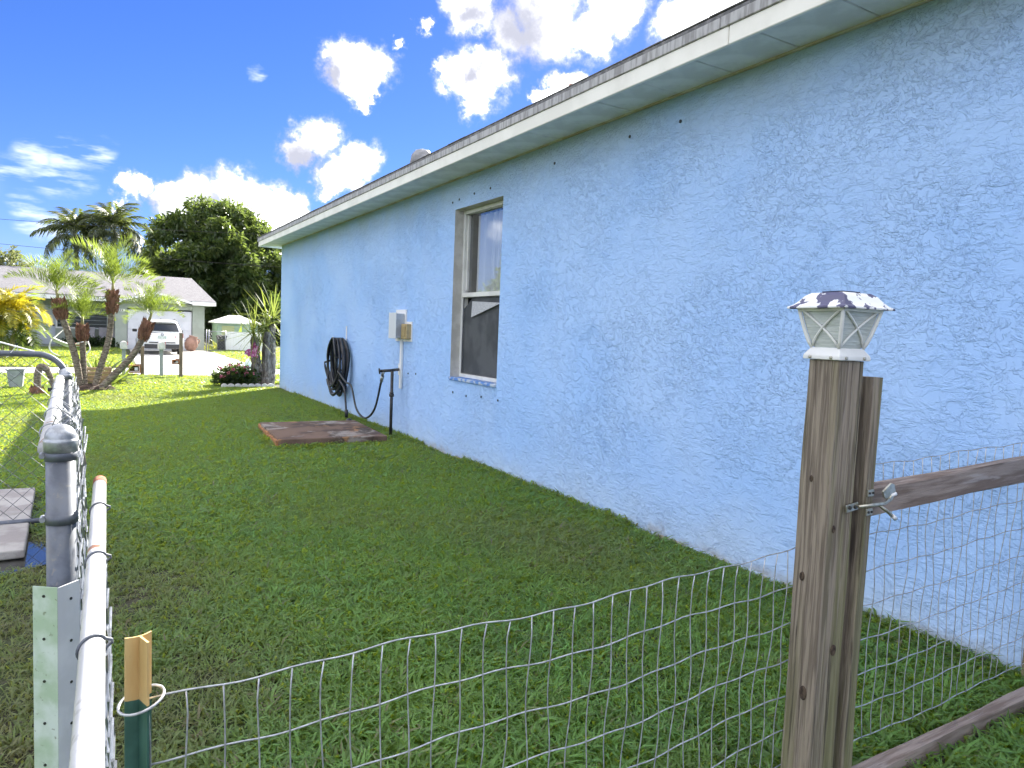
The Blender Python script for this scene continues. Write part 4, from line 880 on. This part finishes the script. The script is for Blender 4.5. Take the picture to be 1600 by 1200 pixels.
# ------------------------------------------------------------------ white SUV on the drive
sv = thing('parked_suv', 'white SUV parked rear-on in front of the garage door', 'car', (2.62, 35.6, gz(36)+.01), 0)
M_CARP = mat('white_car_paint', (.78, .79, .80), .22); M_CGL = mat('dark_car_glass', (.02, .025, .03), .06, spec=.9); M_TAIL = mat('red_tail_lamp', (.32, .01, .012), .2); M_TYRE = mat('tyre_rubber', (.018, .018, .018), .8); M_PLAS = mat('black_bumper_plastic', (.03, .03, .032), .6)
def loft(secs, name, m, parent, cap=True, smooth=True):
    """secs: list of (y, [(x,z)...]) half sections mirrored"""
    b = MB(); n = len(secs[0][1])*2; vs = []; fs = []
    for y, s_ in secs: vs += [(x, y, z) for x, z in s_]+[(-x, y, z) for x, z in s_[::-1]]
    for i in range(len(secs)-1):
        for k in range(n): fs.append((i*n+k, i*n+(k+1) % n, (i+1)*n+(k+1) % n, (i+1)*n+k))
    fs += [tuple(range(n))[::-1], tuple((len(secs)-1)*n+k for k in range(n))]
    b.add(vs, fs); return b.build(name, m, parent, smooth=smooth)
def sec(w_, z0, zb_, zt__): return [(w_*.9, z0), (w_, z0+.12), (w_*1.01, zb_*.75), (w_*.985, zb_), (w_*.95, zt__)]
loft([(-.02, sec(.80, .40, .90, .98)), (.10, sec(.88, .30, .93, 1.02)), (.9, sec(.905, .24, .95, 1.03)), (2.4, sec(.905, .24, .94, 1.0)), (3.3, sec(.90, .24, .90, .97)), (3.95, sec(.87, .26, .80, .88)), (4.35, sec(.74, .34, .66, .74))], 'body', M_CARP, sv)
def cab(w_, wt, z0, z1): return [(w_, z0), (w_*.97, z0+.1), (wt*1.04, z1-.12), (wt*.98, z1-.03), (wt*.80, z1)]
loft([(.04, cab(.84, .76, .96, 1.03)), (.25, cab(.86, .66, .99, 1.47)), (.55, cab(.87, .66, 1.0, 1.56)), (1.4, cab(.87, .67, 1.0, 1.60)), (2.2, cab(.87, .65, 1.0, 1.53)), (2.75, cab(.86, .66, .99, 1.2)), (3.0, cab(.84, .7, .98, 1.05))], 'cabin', M_CARP, sv)
b = MB(); b.prism([(-.69, .045, 1.07), (.69, .045, 1.07), (.60, .215, 1.42), (-.60, .215, 1.42)], (0, -.03, .012)); rw = b.build('rear_window', M_CGL, sv)
b = MB(); b.box((.12, .01, 1.12), (.5, .012, .014), Matrix.Rotation(.1, 3, 'Y')); b.build('wiper', M_PLAS, rw)
b = MB(); b.box((0, .20, 1.50), (1.16, .26, .03)); b.build('roof_spoiler', M_CARP, sv, bevel=.01)
for s_ in (-1, 1):
    b = MB(); b.prism([(s_*.50, -.035, .80), (s_*.885, .06, .79), (s_*.885, .08, .98), (s_*.62, -.005, .97)], (0, .06, 0)); b.build('tail_lamp', M_TAIL, sv)
    b = MB(); b.box((s_*1.0, 2.55, 1.05), (.20, .10, .14)); b.build('wing_mirror', M_PLAS, sv, bevel=.03)
    b = MB(); b.tube([(s_*.62, .5, 1.585), (s_*.63, 1.4, 1.635), (s_*.61, 2.1, 1.575)], .018, 6); b.build('roof_rail', M_PLAS, sv)
    b = MB(); b.prism([(s_*.852, .5, 1.06), (s_*.852, 2.6, 1.06), (s_*.70, 2.1, 1.42), (s_*.70, .6, 1.44)], (s_*.02, 0, .004)); b.build('side_window', M_CGL, sv)
    for yy in (.80, 3.45):
        b = MB(); b.tube([(s_*.70, yy, .32), (s_*.91, yy, .32)], .325, 22); wl = b.build('wheel', M_TYRE, sv, smooth=False)
        b = MB(); b.tube([(s_*.905, yy, .32), (s_*.918, yy, .32)], .21, 16); b.build('rim', mat('alloy', (.5, .5, .52), .3, metal=.9) if 'alloy' not in MATS else MATS['alloy'], wl)
b = MB(); b.box((0, -.03, .38), (1.45, .10, .20)); b.box((0, -.045, .56), (1.1, .05, .04)); b.build('rear_bumper', M_PLAS, sv, bevel=.02)
b = MB(); b.box((0, -.06, .80), (.34, .03, .13)); b.build('number_plate', mat('plate_face', (.55, .60, .58), .5, (.25, .35, .30), 30), sv)
b = MB(); b.tube([(.055*math.cos(a), -.035, .925+.055*math.sin(a)) for a in np.linspace(0, 2*math.pi, 18, endpoint=False)], .008, 5, closed=True)
b.tube([(-.035, -.035, .955), (-.015, -.035, .895), (0, -.035, .93), (.015, -.035, .895), (.035, -.035, .955)], .006, 5); b.build('badge', mat('badge_chrome', (.15, .16, .18), .2, metal=.9), sv)
b = MB(); b.box((0, .9, 1.625), (.05, .10, .04)); b.build('roof_antenna', M_PLAS, sv, bevel=.01)

# ------------------------------------------------------------------ mail posts
M_MBW = mat('mailbox_white', (.66, .64, .58), .6, (.56, .53, .47), 10); M_MPG = mat('mail_post_grey', (.34, .36, .34), .8, (.27, .29, .27), 14, stretch=(3, 3, .5)); M_MPB = mat('mail_post_brown', (.20, .15, .10), .9, (.13, .10, .07), 14, stretch=(4, 4, .5)); M_NEWS = mat('brown_paper_box', (.34, .13, .04), .6, (.26, .10, .03), 8)
def mailbox(b, c, s_=1.):
    n = 10; w_, h_, l_ = .17*s_, .13*s_, .46*s_; poly = [(-w_/2, 0, 0), (w_/2, 0, 0)]+[(w_/2*math.cos(a), 0, h_+w_/2*math.sin(a)) for a in np.linspace(0, math.pi, n)]
    b.prism([(c[0]+p[0], c[1]-l_/2, c[2]+p[2]) for p in poly], (0, l_, 0))
def mail(x, y, label, pm_, ht, box, news=None):
    t = thing('mailbox', label, 'mailbox', (x, y, gz(y)), 0, 'mail posts by the road'); b = MB(); b.box((0, 0, ht/2-.05), (.092, .092, ht+.1)); b.build('post', pm_, t, bevel=.006)
    if box:
        b = MB(); mailbox(b, (0, -.02, ht)); m_ = b.build('box', M_MBW, t, bevel=.006, seg=1)
        b = MB(); b.box((0, -.252, ht+.11), (.12, .012, .15)); b.build('box_door', M_MBW, m_)
        b = MB(); b.box((.095, -.1, ht+.16), (.012, .03, .10)); b.build('flag', M_TAIL, m_)
    if news:
        dx, dz, sx, sz = news
        b = MB()
        for c, d in [((dx, 0, dz+sz/2), (sx, .34, .02)), ((dx, 0, dz-sz/2), (sx, .34, .02)), ((dx-sx/2+.01, 0, dz), (.02, .34, sz-.03)), ((dx+sx/2-.01, 0, dz), (.02, .34, sz-.03)), ((dx, .16, dz), (sx-.05, .02, sz-.03))]: b.box(c, d)
        b.build('paper_box', M_NEWS, t, bevel=.004)
        b = MB(); b.box((dx*.45, .05, dz+sz/2+.02), (abs(dx), .04, .03)); b.build('bracket', M_MPB, t)
        b = MB(); b.box((dx+.04, -.02, dz), (.09, .2, sz*.5)); b.build('rolled_paper', M_PVC, t, bevel=.02)
    return t
mail(.69, 22.7, 'pale mailbox with rounded top on a grey post, leftmost of the mail posts', M_MPG, .80, True)
mail(1.17, 22.9, 'brown post with an orange-brown paper box on its left side', M_MPB, .88, False, (-.20, .22, .30, .20))
mail(1.62, 22.3, 'white mailbox on a grey post between the two brown posts', M_MPG, .82, True)
mail(2.10, 22.0, 'tall rough brown post with a small box, rightmost of the mail posts', M_MPB, 1.30, False, (-.14, .47, .17, .11))
b = MB(); b.lathe([(.05, -.02), (.06, .03), (.02, .07)], 10); o = b.build('sprinkler_head', M_BOXG, None); o.location = (1.42, 19.6, gz(19.6)); tag(o, 'small grey sprinkler head in the sunny lawn', 'sprinkler')
jr = thing('clay_jar', 'large tilted terracotta jar standing beside the garage door', 'jar', (4.25, 40.3, zg+.03)); 
b = MB(); b.lathe([(.14, 0), (.26, .10), (.34, .35), (.30, .60), (.19, .72), (.23, .80), (.20, .81), (.15, .72)], 18); o = b.build('pot', mat('terracotta', (.34, .20, .15), .85, (.26, .15, .11), 5), jr, smooth=True); o.rotation_euler = (0, R(14), 0)
b = MB(); b.tube(bez([(.19, 0, .70), (.34, 0, .68), (.33, 0, .48)], 5), .025, 7); o = b.build('handle', MATS['terracotta'], jr, smooth=True); o.rotation_euler = (0, R(14), 0)
bk = thing('grey_bucket', 'grey plastic tub standing on the lawn beyond the chain-link gate', 'bucket', (-1.10, 13.7, 0))
b = MB(); b.lathe([(.12, 0), (.165, .30), (.175, .30), (.175, .315), (.150, .315), (.11, .02)], 4); b.build('tub', mat('grey_tub', (.42, .44, .45), .6, (.34, .36, .37), 9), bk, bevel=.012)
b = MB(); b.tube(bez([(-.12, -.12, .30), (0, -.15, .20), (.12, -.12, .30)], 5), .006, 5); b.build('handle', M_GALV, bk)

# ------------------------------------------------------------------ side yard across the road
sh = thing('garden_shed', 'pale green shed with white gabled roof right of the far house', 'shed', (7.4, 46, zg))
b = MB(); b.box((0, 0, .78), (2.3, 2.2, 1.56)); b.build('wall', mat('shed_green', (.36, .47, .38), .8, (.32, .43, .34), 3), sh)
b = MB(); b.add([(-1.35, -1.3, 1.54), (1.35, -1.3, 1.54), (1.35, 1.3, 1.54), (-1.35, 1.3, 1.54), (-1.35, -1.3, 1.62), (1.35, -1.3, 1.62), (1.35, 1.3, 1.62), (-1.35, 1.3, 1.62), (-.35, 0, 2.05), (.35, 0, 2.05)], [(0, 1, 2, 3), (0, 4, 5, 1), (1, 5, 6, 2), (2, 6, 7, 3), (3, 7, 4, 0), (4, 8, 9, 5), (5, 9, 6), (6, 9, 8, 7), (7, 8, 4)]); b.build('roof', M_PVC, sh)
b = MB(); b.box((-.55, -1.12, .70), (.7, .04, 1.4)); d_ = b.build('door', mat('shed_door', (.46, .48, .26), .8), sh)
b = MB(); b.box((-.28, -1.15, .7), (.03, .03, .14)); b.build('handle', M_BLKP, d_)
wf = thing('white_fence', 'white board fence panel in front of the green shed', 'fence', (7.1, 41, zg))
me = MB().box((0, 0, .55), (.135, .03, 1.1)).mesh('board', M_PVC, bevel=.006, seg=1)
for k in range(14): link('board', me, wf, (-.92+k*.142, random.uniform(-.004, .004), random.uniform(-.01, .01)))
for zz in (.25, .85): b = MB(); b.box((0, .035, zz), (2.0, .035, .08)); b.build('rail', M_PVC, wf)
wb_ = thing('waste_bin', 'dark wheeled waste bin standing beside the white fence', 'bin', (5.95, 41.2, zg))
b = MB(); b.lathe([(.26, .02), (.33, .78), (.36, .79), (.36, .83)], 4); b.build('body', M_PLAS, wb_, bevel=.02)
b = MB(); b.lathe([(.37, .832), (.37, .87), (.2, .91)], 4); b.build('lid', M_PLAS, wb_, bevel=.01)
for s_ in (-1, 1): b = MB(); b.tube([(s_*.18-.02, .22, .09), (s_*.18+.02, .22, .09)], .09, 12); b.build('wheel', M_TYRE, wb_)
sg = thing('side_gate', 'thin chain-link side gate between far house and shed', 'gate', (5.1, 40.5, zg))
for xx in (0, .12, .95): b = MB(); b.tube([(xx, 0, 0), (xx, 0, 1.18)], .026, 8); b.build('post', M_GALV, sg, smooth=True)
for zz in (.08, 1.1): b = MB(); b.tube([(.12, 0, zz), (.95, 0, zz)], .02, 8); b.build('rail', M_GALV, sg, smooth=True)
zig(sg, (5.22, 40.5, zg+.08), (1, 0, 0), 10, 12, .083, 'chain_wire', M_GALV, .001, 5, r=.003)
t = thing('pink_house', 'pale pink house with white roof glimpsed behind the shed', 'house', (9.0, 70, zg))
b = MB(); b.box((0, 0, 1.2), (9, 5, 2.4)); b.build('wall', mat('pink_wall', (.50, .34, .27), .85, (.44, .30, .24), 2), t)
b = MB(); b.prism([(-5, -2.9, 2.4), (5, -2.9, 2.4), (4.6, 0, 3.0), (-4.6, 0, 3.0)], (0, 0, .1)); b.build('roof', M_PVC, t)
for xx in (-3.2, 0, 3.2): b = MB(); b.box((xx, -2.52, 1.3), (1.2, .05, 1.1)); b.build('window', M_CGL, t)
for (xx, lb, sd, ht) in [(5.6, 'yellow-green weed patch by the side gate', 120, .6)]:
    spiky('weed_patch', lb, (xx, 42.2, zg), 60, .6, .06, mat('sunny_weed', (.18, .20, .03), .6, trans=(.5, .5, .05)), .4, sd, up=.4)
spiky('banana_plant', 'broad-leaved green plant rising behind the white fence', (6.9, 42.4, zg+.5), 14, 1.0, .22, MATS['shrub_leaf'], .5, 121, up=.2)
C, Nn = lobes_points([(x, 41.7, zg+.25, .33) for x in (-3.2, -2.9, -1.2, -.7, -.2, .3, .8)], 500, 71, .4); V, F = leaf_cloud(C-np.array([0, 41.7, zg]), Nn, 6, .14, .07, seed=72)
t = thing('foundation_hedge', 'low dark hedge along the front of the far house', 'hedge', (0, 41.7, zg)); link('foliage', npmesh('foliage', V, F, M_DARKL), t)
for k, (z0, z1, lb) in enumerate([(6.75, 6.9, 'upper thin power line crossing the sky at left'), (5.35, 5.2, 'lower thin power line crossing the sky at left')]):
    b = MB(); b.tube([(x, 52, z0+(z1-z0)*(x+6)/6+.0012*(x+6)**2) for x in np.linspace(-40, 12, 40)], .012, 5); o = b.build('power_line', M_BLKP, None); tag(o, lb, 'power line', 'power lines')

# ------------------------------------------------------------------ lawn
def grass_mat(name, base, dry, trans):
    m = bpy.data.materials.new(name); m.use_nodes = True; t = m.node_tree; n = t.nodes; b = n['Principled BSDF']; lk = t.links.new
    g_ = n.new('ShaderNodeNewGeometry'); oi = n.new('ShaderNodeObjectInfo'); at = n.new('ShaderNodeAttribute'); at.attribute_type = 'INSTANCER'; at.attribute_name = 'dry'
    no = n.new('ShaderNodeTexNoise'); no.inputs['Scale'].default_value = 1.6; no.inputs['Detail'].default_value = 4; lk(g_.outputs['Position'], no.inputs['Vector'])
    def rmp(x, a, c, u=0., v=1.):
        q = n.new('ShaderNodeMapRange'); lk(x, q.inputs[0])
        for i, z in enumerate((a, c, u, v)): q.inputs[i+1].default_value = z
        return q.outputs[0]
    def mix(f, a, c):
        q = n.new('ShaderNodeMix'); q.data_type = 'RGBA'; lk(f, q.inputs[0])
        for i, v in ((6, a), (7, c)):
            if isinstance(v, tuple): q.inputs[i].default_value = (*v, 1)
            else: lk(v, q.inputs[i])
        return q.outputs[2]
    c1_ = mix(rmp(oi.outputs['Random'], 0, 1), tuple(.38*x for x in base), tuple(1.45*x for x in base))
    c2_ = mix(rmp(no.outputs[0], .35, .65, 0, .55), c1_, (base[0]*1.5, base[1]*1.15, base[2]*.9))
    c3_ = mix(at.outputs['Fac'], c2_, dry)
    lk(c3_, b.inputs['Base Color']); b.inputs['Roughness'].default_value = .42; b.inputs['Specular IOR Level'].default_value = .5
    tr = n.new('ShaderNodeBsdfTranslucent'); tm = mix(at.outputs['Fac'], trans, tuple(1.3*x for x in dry)); lk(tm, tr.inputs[0]); mx = n.new('ShaderNodeMixShader'); mx.inputs[0].default_value = .45
    lk(b.outputs[0], mx.inputs[1]); lk(tr.outputs[0], mx.inputs[2]); lk(mx.outputs[0], n['Material Output'].inputs[0]); return m
M_GR = grass_mat('lawn_grass', (.105, .235, .060), (.23, .20, .11), (.52, .60, .03))
def tuft(seed, nb, ln, wd, lay):
    r = random.Random(seed); b = MB()
    for k in range(nb):
        a = r.uniform(0, 6.28); l_ = ln*r.uniform(.5, 1.15)*(1.35 if r.random() < .12 else 1); w_ = wd*r.uniform(.7, 1.2); d = Vector((math.cos(a), math.sin(a), 0)); s_ = Vector((-d.y, d.x, 0)); p = Vector((r.gauss(0, .017), r.gauss(0, .017), -.004))
        e = r.uniform(.5, 1.25)*lay; m1 = p+d*l_*.45*math.sin(e)+Vector((0, 0, l_*.5*math.cos(e*.7))); tp_ = m1+d*l_*.5*math.sin(min(1.5, e*1.5))+Vector((0, 0, l_*.42*math.cos(min(1.75, e*1.5))))
        tw = s_*math.cos(.5)+Vector((0, 0, r.uniform(-.5, .5)))
        b.add([p-s_*w_*.35, p+s_*w_*.35, m1+tw*w_*.5, m1-tw*w_*.5, tp_], [(0, 1, 2, 3), (3, 2, 4)])
    me = b.mesh('grass_tuft', M_GR); return me
def scatter(name, label, pts, scl, dry, tufts):
    n = len(pts); me = bpy.data.meshes.new(name); me.vertices.add(n); me.vertices.foreach_set('co', np.asarray(pts, np.float32).ravel())
    for an, arr in (('scl', scl), ('dry', dry), ('yaw', rng.random(n)*6.283)):
        at = me.attributes.new(an, 'FLOAT', 'POINT'); at.data.foreach_set('value', np.asarray(arr, np.float32))
    o = link(name, me); o['kind'] = 'stuff'; o['label'] = label; o['category'] = 'grass'
    ng = bpy.data.node_groups.new(name, 'GeometryNodeTree'); ng.interface.new_socket('Geometry', in_out='INPUT', socket_type='NodeSocketGeometry'); ng.interface.new_socket('Geometry', in_out='OUTPUT', socket_type='NodeSocketGeometry')
    A = ng.nodes.new; K = ng.links.new; gi = A('NodeGroupInput'); go = A('NodeGroupOutput'); ip = A('GeometryNodeInstanceOnPoints'); m2p = A('GeometryNodeMeshToPoints'); K(gi.outputs[0], m2p.inputs[0]); K(m2p.outputs[0], ip.inputs['Points'])
    jn = A('GeometryNodeJoinGeometry')
    for tm in tufts[::-1]:
        to = bpy.data.objects.new('grass_tuft', tm); inf = A('GeometryNodeObjectInfo'); inf.inputs['Object'].default_value = to; inf.inputs['As Instance'].default_value = True; K(inf.outputs['Geometry'], jn.inputs[0])
    K(jn.outputs[0], ip.inputs['Instance']); ip.inputs['Pick Instance'].default_value = True
    def na(nm):
        q = A('GeometryNodeInputNamedAttribute'); q.data_type = 'FLOAT'; q.inputs[0].default_value = nm; return q.outputs[0]
    cb = A('ShaderNodeCombineXYZ'); K(na('yaw'), cb.inputs[2]); K(cb.outputs[0], ip.inputs['Rotation']); K(na('scl'), ip.inputs['Scale']); K(ip.outputs[0], go.inputs[0])
    md = o.modifiers.new('scatter', 'NODES'); md.node_group = ng; return o
def vnoise(x, y, f, seed):
    r = np.random.default_rng(seed); s_ = np.zeros_like(x)
    for k in range(7):
        a = r.uniform(0, 6.28); q = f*(.6+.9*r.random()); s_ += np.sin((x*math.cos(a)+y*math.sin(a))*q+r.uniform(0, 6.28))
    return s_/3.
def field_pts(x0, x1, y0, y1, dens):
    n = int((x1-x0)*(y1-y0)*dens); x = x0+(x1-x0)*rng.random(n); y = y0+(y1-y0)*rng.random(n)
    keep = (x > -.115*y-1.6) & (x < 2.0*y+2.5); return x[keep], y[keep]
def bare(x, y):
    """trodden dirt by the rail fence and puddle, thin turf along the wall"""
    b_ = 1.25*np.exp(-((x-.10)/.42)**2-((y-3.0)/1.1)**2)+.8*np.exp(-((x+.35)/.35)**2-((y-2.6)/1.0)**2)+.9*np.exp(-((x+.2)/.2)**2-((y-4.2)/.5)**2)
    b_ += .75*np.exp(-((x-2.92)/.05)**2)+.55*np.exp(-((x-2.9)/.14)**2-((y-6.6)/.45)**2)
    return b_
def lawn(name, label, x0, x1, y0, y1, dens, sc, tufts, mask=None, seed=1, d0=0.):
    x, y = field_pts(x0, x1, y0, y1, dens); bb = bare(x, y)*(1+.5*vnoise(x, y, 5, seed)); k = rng.random(len(x)) > np.clip(bb*.45, 0, .7)
    if mask is not None: k &= ~mask(x, y)
    x, y, bb = x[k], y[k], bb[k]; pt = vnoise(x, y, 2.2, seed+5)
    dry = d0+np.clip(bb*.40, 0, .5)+np.clip(.22*vnoise(x, y, 3.1, seed+2)-.10, 0, .4); dry = np.where(rng.random(len(x)) < .05, dry+.55, dry); dry = np.clip(dry*(.6+.8*rng.random(len(x))), 0, 1)
    s_ = sc*(.75+.5*rng.random(len(x)))*(1+.16*pt)*(1-.35*np.clip(bb, 0, 1))
    return scatter(name, label, np.stack([x, y, gh(y)+.002], 1), s_, dry, tufts)
TA = [tuft(300+k, 11, .062, .0075, 1.0+.12*k) for k in range(4)]; TB = [tuft(320+k, 10, .062, .0095, .9+.15*k) for k in range(3)]; TC = [tuft(330+k, 9, .062, .013, .8+.15*k) for k in range(3)]
def near_mask(x, y):
    m = (x > 2.925) & (y < 13.3)
    m |= (np.abs((x-2.075)) < .545) & (np.abs(y-7.42) < .635)
    m |= (x < -.29) & (x > -1.3) & (y > 4.0) & (y < 5.55)
    m |= (((x+.62)/.46)**2+((y-4.12)/.28)**2) < 1
    m |= (x > 1.7) & (y > 1.0) & (y < 1.09)
    m |= (x > 1.9) & (y > 13.42) & (y < 14.1); return m
def far_mask(x, y):
    return ((x > 1.1) & (x < 5.3+np.clip(30-y, 0, 3.4)*.15) & (y > 26.5)) | ((y > 23.5) & (y < 26.7)) | ((y > 41.4) & (x < 5.1)) | ((x > 1.0) & (x < 5.0) & (y > 22.9) & (y < 27))
lawn('near_lawn', 'shaded green turf in front of the camera', -1.9, 2.94, .7, 5.2, 2100, 1.0, TA, near_mask, 1)
lawn('middle_lawn', 'green turf along the blue wall', -3.2, 2.94, 5.2, 14.2, 1250, 1.12, TB, near_mask, 1)
def edge_pts():
    r = rng; P = []
    n = 2600; y = r.uniform(.9, 13.3, n); P.append(np.stack([2.925-np.abs(r.normal(0, .03, n)), y], 1)[vnoise(y, y*0, 3, 77) > -.35])
    for cx_, cy_, rad, m in [(1.622, 1.105, .07, 90), (1.72, 1.10, .05, 50), (-.066, 1.8, .05, 80), (-.141, 4.5, .05, 60), (.052, 1.1, .03, 50), (2.775, 7.18, .03, 50)]:
        a = r.uniform(0, 6.28, m); q = rad+np.abs(r.normal(0, .03, m)); P.append(np.stack([cx_+q*np.cos(a), cy_+q*np.sin(a)], 1))
    t = r.uniform(-.64, .64, 420); e_ = np.abs(r.normal(0, .018, 420)); P.append(np.stack([2.075+t*.86, 7.42-.635-e_], 1)); P.append(np.stack([2.075-.56-e_, 7.42+t], 1))
    return np.concatenate(P)
E_ = edge_pts(); scatter('edge_grass', 'longer untrimmed grass along wall foot, posts and slab', np.stack([E_[:, 0], E_[:, 1], gh(E_[:, 1])+.001], 1), rng.uniform(.9, 1.75, len(E_)), np.clip(rng.normal(.12, .2, len(E_)), 0, .8), TA)
lawn('front_lawn', 'sunlit turf sloping down to the road', -5, 12, 14.2, 23.6, 420, 1.5, TC, lambda x, y: far_mask(x, y) | ((x > 2.3) & (y < 14.3)), 1, .10)
lawn('far_lawn', 'sunlit turf in front of the far house', -9, 16, 26.6, 47, 150, 2.2, TC, far_mask, 1, .12)
